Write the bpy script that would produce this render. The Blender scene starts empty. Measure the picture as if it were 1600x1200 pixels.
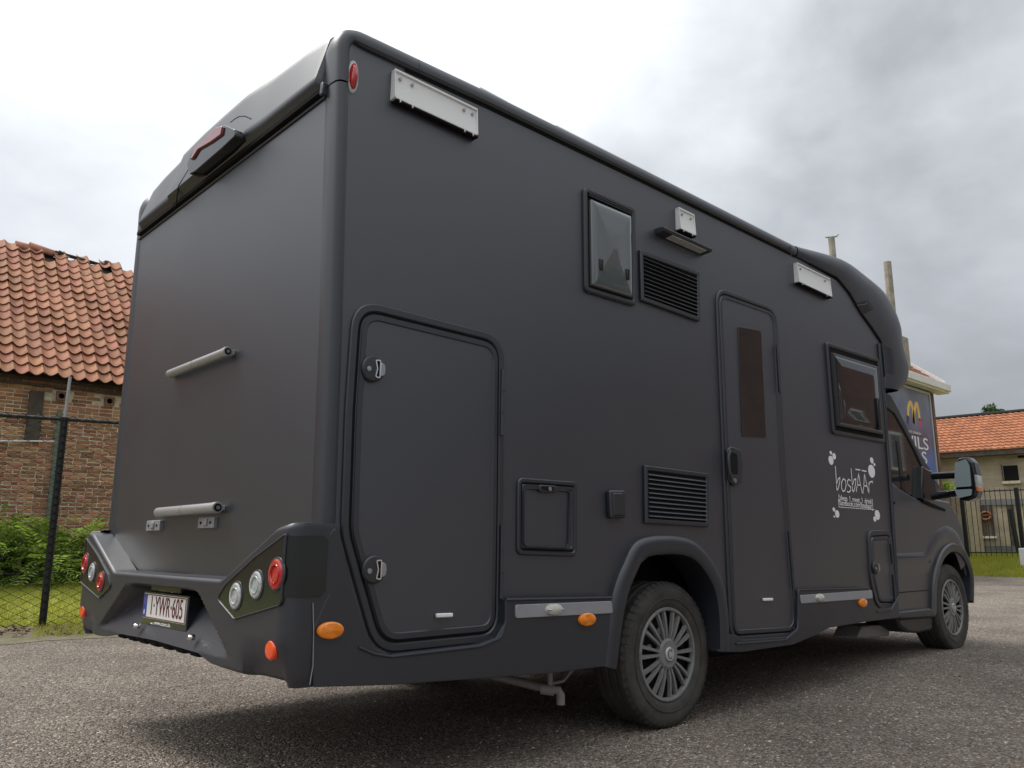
import bpy, math, random
import numpy as np
from mathutils import Vector
R_ = math.radians
random.seed(7); rng = np.random.default_rng(7)
scn = bpy.context.scene; col = scn.collection

# ------------------------------------------------------------------ camera
F = 1266.0; PITCH = math.atan(252 / F); HEAD = R_(47.506); NOSE = math.atan(.021)
CAMV = np.array([-1.46, -2.662, .845]); P0 = np.array([2.2, 0, 0])
RV = np.array([[math.cos(NOSE), 0, math.sin(NOSE)], [0, 1, 0], [-math.sin(NOSE), 0, math.cos(NOSE)]])
CAMW = RV @ (CAMV - P0) + P0
cam = bpy.data.cameras.new('camera'); camo = bpy.data.objects.new('camera', cam); col.objects.link(camo)
cam.sensor_width = 36; cam.lens = 36 * F / 1600; cam.clip_start = .05; cam.clip_end = 2000
camo.location = CAMW; camo.rotation_euler = (math.pi / 2 + PITCH, 0, HEAD - math.pi / 2)
scn.camera = camo
# ------------------------------------------------------------------ world: overcast sky
SUN_EL, SUN_AZ = R_(56), R_(118)          # direction towards the sun (azimuth from +x)
w = bpy.data.worlds.new('World'); scn.world = w; w.use_nodes = True
nt = w.node_tree; nt.nodes.clear(); N = nt.nodes.new; L = nt.links.new
out = N('ShaderNodeOutputWorld'); sky = N('ShaderNodeTexSky'); sky.sky_type = 'NISHITA'; sky.sun_disc = False
sky.sun_elevation = SUN_EL; sky.sun_rotation = math.pi / 2 - SUN_AZ
bg1 = N('ShaderNodeBackground'); bg1.inputs['Strength'].default_value = .08; L(sky.outputs[0], bg1.inputs['Color'])
tc = N('ShaderNodeTexCoord')
mp = N('ShaderNodeMapping'); mp.inputs['Scale'].default_value = (1, 1, 1.7); mp.inputs['Location'].default_value = (0.1, 9.3, 5.3)
L(tc.outputs['Generated'], mp.inputs['Vector'])
def noise(vec, sc, det, rough=.55, dist=0):
    n = N('ShaderNodeTexNoise'); n.inputs['Scale'].default_value = sc; n.inputs['Detail'].default_value = det
    n.inputs['Roughness'].default_value = rough; n.inputs['Distortion'].default_value = dist; L(vec, n.inputs['Vector']); return n
def math_(op, a, b=None, c=None, clamp=False):
    m = N('ShaderNodeMath'); m.operation = op; m.use_clamp = clamp
    for i, v in enumerate((a, b, c)):
        if v is None: continue
        if isinstance(v, (int, float)): m.inputs[i].default_value = v
        else: L(v, m.inputs[i])
    return m.outputs[0]
n1 = noise(mp.outputs[0], 1.0, 7, .5, .35); n2 = noise(mp.outputs[0], 3.4, 6, .5, .2)
def dotdir(v):
    d = N('ShaderNodeVectorMath'); d.operation = 'DOT_PRODUCT'; L(tc.outputs['Generated'], d.inputs[0]); d.inputs[1].default_value = v
    return d.outputs['Value']
sund = dotdir((math.cos(SUN_AZ) * math.cos(SUN_EL), math.sin(SUN_AZ) * math.cos(SUN_EL), math.sin(SUN_EL)))
sz_ = N('ShaderNodeSeparateXYZ'); L(tc.outputs['Generated'], sz_.inputs[0])
el_ = math_('MULTIPLY_ADD', math_('MAXIMUM', sz_.outputs[2], 0), 1.75, .37)      # overcast sky: brighter overhead
base = math_('MULTIPLY', el_, math_('MULTIPLY_ADD', sund, .20, .44))  # and towards the veiled sun
cl = math_('MULTIPLY_ADD', n1.outputs['Fac'], 3.0, -.58)
cl2 = math_('MULTIPLY_ADD', n2.outputs['Fac'], 1.1, -.55)
tot = math_('MULTIPLY', base, math_('MAXIMUM', math_('ADD', cl, cl2), .60))
tot = math_('MAXIMUM', tot, .24)
tot = math_('MINIMUM', tot, 2.4)
cr = N('ShaderNodeValToRGB'); cr.color_ramp.elements[0].position = .15; cr.color_ramp.elements[0].color = (.87, .915, 1.0, 1)
cr.color_ramp.elements[1].position = .8; cr.color_ramp.elements[1].color = (.92, .96, 1.0, 1); L(tot, cr.inputs[0])
mulc = N('ShaderNodeMix'); mulc.data_type = 'RGBA'; mulc.blend_type = 'MULTIPLY'; mulc.inputs[0].default_value = 1
L(cr.outputs[0], mulc.inputs[6])
comb = N('ShaderNodeCombineXYZ'); [L(tot, comb.inputs[i]) for i in range(3)]; L(comb.outputs[0], mulc.inputs[7])
bg2 = N('ShaderNodeBackground'); bg2.inputs['Strength'].default_value = .85; L(mulc.outputs[2], bg2.inputs['Color'])
ms = N('ShaderNodeMixShader'); ms.inputs[0].default_value = .96
L(bg1.outputs[0], ms.inputs[1]); L(bg2.outputs[0], ms.inputs[2]); L(ms.outputs[0], out.inputs[0])
sun = bpy.data.lights.new('sun', 'SUN'); sun.energy = 1.5; sun.angle = R_(20); sun.color = (1, .96, .9)
suno = bpy.data.objects.new('sun', sun); col.objects.link(suno)
suno.rotation_euler = (math.pi / 2 - SUN_EL, 0, SUN_AZ + math.pi / 2)
scn.view_settings.view_transform = 'Standard'; scn.view_settings.look = 'None'
scn.view_settings.exposure = .78; scn.view_settings.gamma = 1; scn.view_settings.use_curve_mapping = False
scn.cycles.max_bounces = 6

# ------------------------------------------------------------------ measuring helpers (photograph pixel -> place in the world)
CF = np.array([math.cos(HEAD), math.sin(HEAD), 0]); CR = np.array([math.sin(HEAD), -math.cos(HEAD), 0])
def gdir(px, py):
    r, u = px - 800, 600 - py
    return CR * r + np.array([0, 0, 1.]) * (u * math.cos(PITCH) + F * math.sin(PITCH)) + CF * (F * math.cos(PITCH) - u * math.sin(PITCH))
def S(px, py, y=0.):                       # on the motorhome's side, y = const (its own frame)
    d = RV.T @ gdir(px, py); q = CAMV + d * (y - CAMV[1]) / d[1]; return (q[0], q[2])
def Bk(px, py, x=0.):                      # on the motorhome's rear, x = const -> (y, z)
    d = RV.T @ gdir(px, py); q = CAMV + d * (x - CAMV[0]) / d[0]; return (q[1], q[2])
def Gd(px, py, z=0.):
    d = gdir(px, py); return CAMW + d * (z - CAMW[2]) / d[2]
def Dp(px, py, dep):
    d = gdir(px, py); return CAMW + d * dep / np.dot(d, CF)
def Pl(px, py, p0, n):
    d = gdir(px, py); n = np.array(n); return CAMW + d * np.dot(np.array(p0) - CAMW, n) / np.dot(d, n)

# ------------------------------------------------------------------ materials
def mat(name, c, rough=.6, metal=0, var=0, vs=8, bump=0, bs=40, spec=.5, c2=None, alpha=None, trans=0, coat=0, rvar=0, det=5):
    m = bpy.data.materials.new(name); m.use_nodes = True; t = m.node_tree; b = t.nodes['Principled BSDF']
    b.inputs['Base Color'].default_value = (*c, 1); b.inputs['Roughness'].default_value = rough; b.inputs['Metallic'].default_value = metal
    b.inputs['Specular IOR Level'].default_value = spec; b.inputs['Transmission Weight'].default_value = trans; b.inputs['Coat Weight'].default_value = coat
    if var or c2 or bump or rvar:
        co = t.nodes.new('ShaderNodeTexCoord')
        n = t.nodes.new('ShaderNodeTexNoise'); n.inputs['Scale'].default_value = vs; n.inputs['Detail'].default_value = det; n.inputs['Roughness'].default_value = .6
        t.links.new(co.outputs['Object'], n.inputs['Vector'])
    if var or c2:
        r = t.nodes.new('ShaderNodeValToRGB'); r.color_ramp.elements[0].position = .3; r.color_ramp.elements[1].position = .7
        a = c2 if c2 else tuple(x * (1 - var) for x in c); bb = c if c2 else tuple(min(1, x * (1 + var)) for x in c)
        r.color_ramp.elements[0].color = (*a, 1); r.color_ramp.elements[1].color = (*bb, 1)
        t.links.new(n.outputs['Fac'], r.inputs[0]); t.links.new(r.outputs[0], b.inputs['Base Color'])
    if rvar:
        mr = t.nodes.new('ShaderNodeMapRange'); mr.inputs['From Min'].default_value = .3; mr.inputs['From Max'].default_value = .7
        mr.inputs['To Min'].default_value = rough - rvar; mr.inputs['To Max'].default_value = rough + rvar
        t.links.new(n.outputs['Fac'], mr.inputs['Value']); t.links.new(mr.outputs[0], b.inputs['Roughness'])
    if bump:
        n2 = t.nodes.new('ShaderNodeTexNoise'); n2.inputs['Scale'].default_value = bs; n2.inputs['Detail'].default_value = 4
        t.links.new(co.outputs['Object'], n2.inputs['Vector'])
        bp = t.nodes.new('ShaderNodeBump'); bp.inputs['Strength'].default_value = bump; bp.inputs['Distance'].default_value = .02
        t.links.new(n2.outputs['Fac'], bp.inputs['Height']); t.links.new(bp.outputs[0], b.inputs['Normal'])
    return m
def translucent(m, f=.45):
    t = m.node_tree; b = t.nodes['Principled BSDF']; o = t.nodes['Material Output']; tr = t.nodes.new('ShaderNodeBsdfTranslucent'); mx = t.nodes.new('ShaderNodeMixShader'); mx.inputs[0].default_value = f
    t.links.new(b.inputs['Base Color'].links[0].from_socket, tr.inputs['Color']); t.links.new(b.outputs[0], mx.inputs[1]); t.links.new(tr.outputs[0], mx.inputs[2]); t.links.new(mx.outputs[0], o.inputs['Surface'])
def rand_tint(m, amt=.35, hue=.03):        # every piece its own shade, by object
    t = m.node_tree; b = t.nodes['Principled BSDF']; oi = t.nodes.new('ShaderNodeObjectInfo'); hs = t.nodes.new('ShaderNodeHueSaturation')
    src = b.inputs['Base Color'].links[0].from_socket if b.inputs['Base Color'].links else None
    if src: t.links.new(src, hs.inputs['Color'])
    else: hs.inputs['Color'].default_value = b.inputs['Base Color'].default_value
    mv = t.nodes.new('ShaderNodeMapRange'); mv.inputs['To Min'].default_value = 1 - amt; mv.inputs['To Max'].default_value = 1 + amt
    t.links.new(oi.outputs['Random'], mv.inputs['Value']); t.links.new(mv.outputs[0], hs.inputs['Value'])
    f = t.nodes.new('ShaderNodeMath'); f.operation = 'MULTIPLY'; f.inputs[1].default_value = 7.31; t.links.new(oi.outputs['Random'], f.inputs[0])
    g = t.nodes.new('ShaderNodeMath'); g.operation = 'FRACT'; t.links.new(f.outputs[0], g.inputs[0])
    mh = t.nodes.new('ShaderNodeMapRange'); mh.inputs['To Min'].default_value = .5 - hue; mh.inputs['To Max'].default_value = .5 + hue
    t.links.new(g.outputs[0], mh.inputs['Value']); t.links.new(mh.outputs[0], hs.inputs['Hue'])
    t.links.new(hs.outputs[0], b.inputs['Base Color'])
def attr_tint(m, name='shade'):            # every piece of a joined mesh its own shade, by vertex attribute
    t = m.node_tree; b = t.nodes['Principled BSDF']; at = t.nodes.new('ShaderNodeAttribute'); at.attribute_name = name
    mx = t.nodes.new('ShaderNodeMix'); mx.data_type = 'RGBA'; mx.blend_type = 'MULTIPLY'; mx.inputs[0].default_value = 1
    s = b.inputs['Base Color']
    if s.links: t.links.new(s.links[0].from_socket, mx.inputs[6])
    else: mx.inputs[6].default_value = s.default_value
    t.links.new(at.outputs['Color'], mx.inputs[7]); t.links.new(mx.outputs[2], s)
M = {}
def clearfilm(m, w_=.6, r_=.40):
    b = m.node_tree.nodes['Principled BSDF']; b.inputs['Coat Weight'].default_value = w_; b.inputs['Coat Roughness'].default_value = r_; b.inputs['Coat IOR'].default_value = 1.6
M['wrap'] = mat('matte_black_wrap', (.013, .0165, .027), .44, spec=1.0, rvar=.03, vs=1.3, bump=.12, bs=1.6)
clearfilm(M['wrap'])
M['grp'] = mat('black_moulded_plastic', (.016, .0185, .026), .42, spec=.85, rvar=.04, vs=3, bump=.02, bs=250)
M['rearwrap'] = mat('matte_black_rear_wrap', (.014, .017, .025), .40, spec=1.0, rvar=.03, vs=1.3, bump=.08, bs=1.6)
clearfilm(M['rearwrap'], .3)
M['trim'] = mat('dark_grey_plastic', (.026, .028, .033), .42, spec=.6)
M['gloss'] = mat('gloss_black', (.012, .013, .015), .12, spec=.6)
M['lampglass'] = mat('gloss_black_lamp_panel', (.014, .018, .018), .16, spec=.5)
M['seal'] = mat('black_rubber_seal', (.008, .008, .008), .8, spec=.2)
M['dark'] = mat('underside_black', (.012, .012, .012), .85, spec=.2)
M['white'] = mat('white_plastic', (.80, .81, .80), .4)
M['ivory'] = mat('ivory_lamp_plastic', (.55, .54, .48), .25, var=.1, vs=60)
M['alu'] = mat('grey_aluminium', (.40, .41, .42), .42, metal=.85, rvar=.08, vs=5)
M['silver'] = mat('silver_strip', (.36, .37, .40), .42, metal=.4, var=.06, vs=9)
M['chrome'] = mat('chrome', (.75, .75, .76), .14, metal=1)
M['rail'] = mat('grey_tube_plastic', (.36, .36, .35), .35, metal=.35)
M['redlens'] = mat('red_lens', (.45, .012, .012), .12, coat=.6, var=.25, vs=60)
M['orange'] = mat('orange_lens', (.85, .24, .012), .14, coat=.6, var=.15, vs=60)
M['redorange'] = mat('red_orange_reflector', (.85, .075, .012), .18, coat=.5, var=.1, vs=90)
M['clear'] = mat('clear_lens', (.42, .44, .43), .12, coat=.6, var=.35, vs=90)
M['paleredlens'] = mat('pale_red_lens', (.30, .085, .10), .16, coat=.5, var=.1, vs=60)
M['glass'] = mat('tinted_acrylic', (.020, .024, .026), .04, spec=.9, coat=.3)
M['acry'] = mat('grey_acrylic_pane', (.10, .115, .12), .04, spec=.9, coat=.4)
M['mirror'] = mat('mirror_glass', (.32, .37, .36), .04, metal=1)
M['tyre'] = mat('tyre_rubber', (.055, .051, .047), .72, spec=.4, var=.35, vs=10, bump=.1, bs=90)
M['hub'] = mat('grey_wheel_trim', (.19, .188, .185), .38, spec=.5, var=.18, vs=20)
M['badge'] = mat('silver_badge', (.55, .56, .58), .25, metal=.5)
M['plate'] = mat('plate_white', (.72, .71, .67), .4)
M['maroon'] = mat('plate_maroon', (.13, .01, .02), .5)
M['blue'] = mat('plate_blue', (.012, .06, .35), .4)
M['print'] = mat('white_vinyl', (.85, .85, .84), .5)
M['pipe'] = mat('grey_pvc_pipe', (.30, .28, .27), .5)
M['conc'] = mat('weathered_concrete', (.30, .28, .22), .85, var=.35, vs=3, bump=.4, bs=30)
M['steelgrey'] = mat('galvanised_steel', (.34, .34, .35), .5, metal=.5, var=.2, vs=8)
M['ironblack'] = mat('black_painted_iron', (.015, .016, .017), .5, spec=.4)
M['leaf'] = mat('fern_leaf', (.30, .42, .08), .6, c2=(.15, .24, .04), vs=2.2); attr_tint(M['leaf']); translucent(M['leaf'])
M['leaf2'] = mat('tree_leaf', (.07, .12, .025), .6, c2=(.03, .06, .012), vs=1.2); attr_tint(M['leaf2'])
M['bark'] = mat('bark', (.09, .07, .05), .9, var=.4, vs=9, bump=.5)
M['blade'] = mat('grass_blade', (.42, .44, .07), .6, c2=(.30, .34, .05), vs=1.6); attr_tint(M['blade']); translucent(M['blade'])
M['mortar'] = mat('old_lime_mortar', (.60, .53, .42), .95, var=.3, vs=14, bump=.5, bs=60)
M['brick'] = mat('old_brick', (.46, .235, .125), .9, c2=(.31, .145, .08), vs=9, bump=.6, bs=70); rand_tint(M['brick'], .38, .018)
M['bricks'] = mat('old_brick_joined', (.46, .235, .125), .9, c2=(.31, .145, .08), vs=9, bump=.6, bs=70); attr_tint(M['bricks'])
M['tile'] = mat('clay_pantile', (.43, .19, .10), .8, c2=(.29, .13, .078), vs=9, bump=.4, bs=60); rand_tint(M['tile'], .20, .008)
M['tiles'] = mat('clay_pantile_joined', (.43, .19, .10), .8, c2=(.29, .13, .078), vs=9, bump=.4, bs=60); attr_tint(M['tiles'])
M['greytile'] = mat('grey_lichen_tile', (.24, .23, .21), .9, var=.3, vs=10)
M['otile'] = mat('orange_roof_tile', (.46, .19, .09), .75, c2=(.36, .145, .075), vs=3); attr_tint(M['otile'])
M['timber'] = mat('weathered_timber', (.075, .06, .05), .9, var=.4, vs=6, bump=.4)
M['whitepaint'] = mat('white_paint', (.70, .70, .68), .5, var=.06, vs=3)
M['greygreen'] = mat('grey_green_pipe', (.12, .15, .12), .6, var=.2, vs=6)

def brickmat(name, c1, c2, mo, scale=8, bw=.22, rh=.07):
    m = bpy.data.materials.new(name); m.use_nodes = True; t = m.node_tree; b = t.nodes['Principled BSDF']; b.inputs['Roughness'].default_value = .9
    co = t.nodes.new('ShaderNodeTexCoord'); sp = t.nodes.new('ShaderNodeSeparateXYZ'); cb = t.nodes.new('ShaderNodeCombineXYZ')
    t.links.new(co.outputs['Object'], sp.inputs[0]); ad = t.nodes.new('ShaderNodeMath'); ad.operation = 'ADD'
    t.links.new(sp.outputs[0], ad.inputs[0]); t.links.new(sp.outputs[1], ad.inputs[1]); t.links.new(ad.outputs[0], cb.inputs[0]); t.links.new(sp.outputs[2], cb.inputs[1])
    k = t.nodes.new('ShaderNodeTexBrick'); k.inputs['Scale'].default_value = 1; k.inputs['Brick Width'].default_value = bw; k.inputs['Row Height'].default_value = rh
    k.inputs['Mortar Size'].default_value = .007; k.inputs['Color1'].default_value = (*c1, 1); k.inputs['Color2'].default_value = (*c2, 1); k.inputs['Mortar'].default_value = (*mo, 1)
    t.links.new(cb.outputs[0], k.inputs['Vector'])
    n = t.nodes.new('ShaderNodeTexNoise'); n.inputs['Scale'].default_value = 1.4; n.inputs['Detail'].default_value = 7; t.links.new(co.outputs['Object'], n.inputs['Vector'])
    mr = t.nodes.new('ShaderNodeMapRange'); mr.inputs['To Min'].default_value = .55; mr.inputs['To Max'].default_value = 1.4; t.links.new(n.outputs['Fac'], mr.inputs['Value'])
    mx = t.nodes.new('ShaderNodeMix'); mx.data_type = 'RGBA'; mx.blend_type = 'MULTIPLY'; mx.inputs[0].default_value = 1
    t.links.new(k.outputs['Color'], mx.inputs[6]); t.links.new(mr.outputs[0], mx.inputs[7]); t.links.new(mx.outputs[2], b.inputs['Base Color'])
    bp = t.nodes.new('ShaderNodeBump'); bp.inputs['Strength'].default_value = .4; bp.inputs['Distance'].default_value = .01; bp.invert = True
    t.links.new(k.outputs['Fac'], bp.inputs['Height']); t.links.new(bp.outputs[0], b.inputs['Normal']); return m
M['farbrick'] = brickmat('red_brick_wall', (.22, .085, .05), (.15, .06, .04), (.22, .19, .16))
M['yardbrick'] = brickmat('dark_red_brick_wall', (.13, .045, .028), (.07, .03, .022), (.10, .085, .07), bw=.26, rh=.09)
M['palebrick'] = brickmat('pale_brick_wall', (.44, .365, .265), (.36, .30, .22), (.40, .36, .30))

# ------------------------------------------------------------------ mesh helpers
class MB:
    def __init__(s): s.v = []; s.f = []
    def add(s, v, f):
        o = len(s.v); s.v += [tuple(p) for p in v]; s.f += [tuple(i + o for i in q) for q in f]; return s
    def box(s, a, b):
        (x0, y0, z0), (x1, y1, z1) = a, b
        return s.add([(x0, y0, z0), (x1, y0, z0), (x1, y1, z0), (x0, y1, z0), (x0, y0, z1), (x1, y0, z1), (x1, y1, z1), (x0, y1, z1)],
                     [(0, 3, 2, 1), (4, 5, 6, 7), (0, 1, 5, 4), (1, 2, 6, 5), (2, 3, 7, 6), (3, 0, 4, 7)])
    def prism(s, poly, a, b, fn):           # poly 2d, fn(u,v,t)->xyz, t=a is the outside
        n = len(poly); v = [fn(u, w_, a) for u, w_ in poly] + [fn(u, w_, b) for u, w_ in poly]
        return s.add(v, [tuple(range(n)), tuple(range(2 * n - 1, n - 1, -1))] + [(i, i + n, (i + 1) % n + n, (i + 1) % n) for i in range(n)])
    def tube(s, path, r, n=8, caps=True):
        path = [Vector(p) for p in path]; m = len(path); rs = r if isinstance(r, (list, tuple)) else [r] * m; V = []
        up = None
        for i, p in enumerate(path):
            d = (path[min(i + 1, m - 1)] - path[max(i - 1, 0)]).normalized()
            if up is None: up = Vector((0, 0, 1)) if abs(d.z) < .9 else Vector((1, 0, 0))
            a = d.cross(up)
            if a.length < 1e-4: a = d.cross(Vector((0, 1, 0)))
            a.normalize(); b = a.cross(d); up = b
            V += [p + (a * math.cos(t) + b * math.sin(t)) * rs[i] for t in [2 * math.pi * k / n for k in range(n)]]
        f = [(i * n + k, i * n + (k + 1) % n, (i + 1) * n + (k + 1) % n, (i + 1) * n + k) for i in range(m - 1) for k in range(n)]
        if caps: f += [tuple(range(n - 1, -1, -1)), tuple(range((m - 1) * n, m * n))]
        return s.add(V, f)
    def grid(s, rows, closed=False):
        a, b = len(rows), len(rows[0]); V = [p for r in rows for p in r]
        return s.add(V, [(i * b + j, i * b + (j + 1) % b, (i + 1) * b + (j + 1) % b, (i + 1) * b + j) for i in range(a - 1) for j in range(b if closed else b - 1)])
    def lathe(s, prof, c, ax, n=48, ez=1.0):   # prof [(r, t)] round axis ax (unit vector) at c
        ax = Vector(ax).normalized(); u = Vector((0, 0, 1)) if abs(ax.z) < .9 else Vector((1, 0, 0)); a = ax.cross(u).normalized(); b = a.cross(ax); c = Vector(c)
        return s.grid([[c + ax * t + (a * math.cos(2 * math.pi * k / n) + b * ez * math.sin(2 * math.pi * k / n)) * r for k in range(n)] for r, t in prof], True)
    def build(s, name, m, parent=None, bevel=0, smooth=True, seg=2, shade=None, ang=35):
        me = bpy.data.meshes.new(name); me.from_pydata([tuple(map(float, p)) for p in s.v], [], s.f); me.update()
        if smooth:
            me.polygons.foreach_set('use_smooth', [True] * len(me.polygons)); me.set_sharp_from_angle(angle=R_(ang))
        o = bpy.data.objects.new(name, me); col.objects.link(o); me.materials.append(m)
        if parent: o.parent = parent
        if shade is not None:
            at = me.color_attributes.new('shade', 'FLOAT_COLOR', 'POINT'); c = np.ones((len(s.v), 4)); c[:, :3] = np.asarray(shade).reshape(len(s.v), -1)
            at.data.foreach_set('color', c.ravel())
        if bevel:
            b = o.modifiers.new('bevel', 'BEVEL'); b.width = bevel; b.segments = seg; b.limit_method = 'ANGLE'; b.angle_limit = R_(40); b.harden_normals = False
        return o
def npmesh(name, verts, faces, m, parent=None, shade=None, smooth=False, kind=None):
    me = bpy.data.meshes.new(name); nv, nf, k = len(verts), len(faces), faces.shape[1]
    me.vertices.add(nv); me.vertices.foreach_set('co', verts.astype(np.float32).ravel())
    me.loops.add(nf * k); me.loops.foreach_set('vertex_index', faces.astype(np.int32).ravel())
    me.polygons.add(nf); me.polygons.foreach_set('loop_start', np.arange(0, nf * k, k, dtype=np.int32))
    me.update(calc_edges=True); me.polygons.foreach_set('use_smooth', [smooth] * nf)
    if shade is not None:
        at = me.color_attributes.new('shade', 'FLOAT_COLOR', 'POINT'); c = np.ones((nv, 4), dtype=np.float32); c[:, :3] = shade
        at.data.foreach_set('color', c.ravel())
    o = bpy.data.objects.new(name, me); col.objects.link(o); me.materials.append(m)
    if parent: o.parent = parent
    if kind: o['kind'] = kind
    return o
def thing(name, label, cat, loc=(0, 0, 0), rz=0, group=None):
    o = bpy.data.objects.new(name, None); col.objects.link(o); o.location = loc; o.rotation_euler = (0, 0, rz); o['label'] = label; o['category'] = cat
    if group: o['group'] = group
    return o
def tag(o, label=None, cat=None, group=None, kind=None):
    for k, v in (('label', label), ('category', cat), ('group', group), ('kind', kind)):
        if v: o[k] = v
    return o
def inst(o, parent=None, loc=None, rot=None, scale=None):
    c = o.copy(); col.objects.link(c); c.parent = parent if parent else o.parent
    if loc is not None: c.location = loc
    if rot is not None: c.rotation_euler = rot
    if scale is not None: c.scale = scale
    return c
def rnd(poly, r, n=6, closed=True):
    o = []; m = len(poly); rr = r if isinstance(r, (list, tuple)) else [r] * m
    for i in range(m):
        p = Vector(poly[i])
        if not closed and i in (0, m - 1): o.append(tuple(p)); continue
        a, b = Vector(poly[i - 1]), Vector(poly[(i + 1) % m]); da, db = (a - p), (b - p); la, lb = da.length, db.length; da.normalize(); db.normalize()
        ang = da.angle(db); t = min(rr[i] / max(math.tan(ang / 2), .05), la * .48, lb * .48)
        A, B_ = p + da * t, p + db * t
        for k in range(n + 1):
            s = k / n; o.append(tuple(A * (1 - s) ** 2 + p * 2 * s * (1 - s) + B_ * s * s))
    return o
def area(poly): return sum(poly[i - 1][0] * poly[i][1] - poly[i][0] * poly[i - 1][1] for i in range(len(poly))) / 2
def offs(path, d, closed=True):            # offset to the left of travel
    o = []; m = len(path)
    for i in range(m):
        p = Vector(path[i]); a = Vector(path[i - 1]) if (closed or i) else p; b = Vector(path[(i + 1) % m]) if (closed or i < m - 1) else p
        d1 = (p - a); d2 = (b - p)
        if d1.length < 1e-7: d1 = d2.copy()
        if d2.length < 1e-7: d2 = d1.copy()
        d1.normalize(); d2.normalize(); n1 = Vector((-d1.y, d1.x)); n2 = Vector((-d2.y, d2.x)); nn = (n1 + n2)
        if nn.length < 1e-5: nn = n1
        nn.normalize(); o.append(tuple(p + nn * d / max(nn.dot(n1), .5)))
    return o
def rp(base, rad, d, n=6):                 # base corners offset inward by d, then rounded
    b = base if area(base) > 0 else base[::-1]; rr = rad if isinstance(rad, (list, tuple)) else [rad] * len(base)
    if area(base) < 0 and isinstance(rad, (list, tuple)): rr = rr[::-1]
    return rnd(offs(b, d), [max(q - d, .006) if q > .012 else .004 for q in rr], n)
def sweepr(mb, base, rad, prof, fn, n=6): return mb.grid([[fn(p[0], p[1], t) for p in rp(base, rad, u, n)] for u, t in prof], True)
def dens(pl, n=6):
    o_ = []
    for i in range(len(pl) - 1):
        for k in range(n):
            t = k / n; p_1 = pl[max(i - 1, 0)]; p_2 = pl[i]; p_3 = pl[i + 1]; p_4 = pl[min(i + 2, len(pl) - 1)]
            o_.append(tuple(.5 * (2 * p_2[j] + (p_3[j] - p_1[j]) * t + (2 * p_1[j] - 5 * p_2[j] + 4 * p_3[j] - p_4[j]) * t * t + (3 * p_2[j] - p_1[j] - 3 * p_3[j] + p_4[j]) * t ** 3) for j in (0, 1)))
    return o_ + [pl[-1]]
side = lambda u, v, t: (u, t, v)           # side plane: (x, z) at y = t
rear = lambda u, v, t: (t, u, v)           # rear plane: (y, z) at x = t
def sweep(mb, path, prof, fn, closed=True):   # prof [(offset inward, t)]
    if closed and area(path) < 0: path = path[::-1]
    rows = [[fn(p[0], p[1], t) for p in offs(path, u, closed)] for u, t in prof]
    if fn is side or fn is rear: pass
    return mb.grid(rows, closed)
def frame(mb, path, w_, y, h, fn=side, rd=.004, closed=True):   # raised moulding of width w_, proud by h from base y
    return sweep(mb, path, [(0, y), (0, y - h + rd), (rd, y - h), (w_ - rd, y - h), (w_, y - h + rd), (w_, y)], fn, closed)
def fix_normals(o):
    import bmesh
    bm = bmesh.new(); bm.from_mesh(o.data); bmesh.ops.recalc_face_normals(bm, faces=bm.faces); bm.to_mesh(o.data); bm.free(); return o
FONT = None
def text(s, name, m, parent, loc, rot, size, ext=.0008, xs=1.0, align='CENTER', shear=0):
    c = bpy.data.curves.new(name, 'FONT'); c.body = s; c.size = size; c.extrude = ext; c.align_x = align; c.align_y = 'CENTER'; c.shear = shear
    t = bpy.data.objects.new(name, c); col.objects.link(t); dg = bpy.context.evaluated_depsgraph_get(); me = bpy.data.meshes.new_from_object(t.evaluated_get(dg))
    bpy.data.objects.remove(t); o = bpy.data.objects.new(name, me); col.objects.link(o); me.materials.clear(); me.materials.append(m)
    o.location = loc; o.rotation_euler = rot; o.scale = (xs, 1, 1); o.parent = parent; return o

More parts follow.
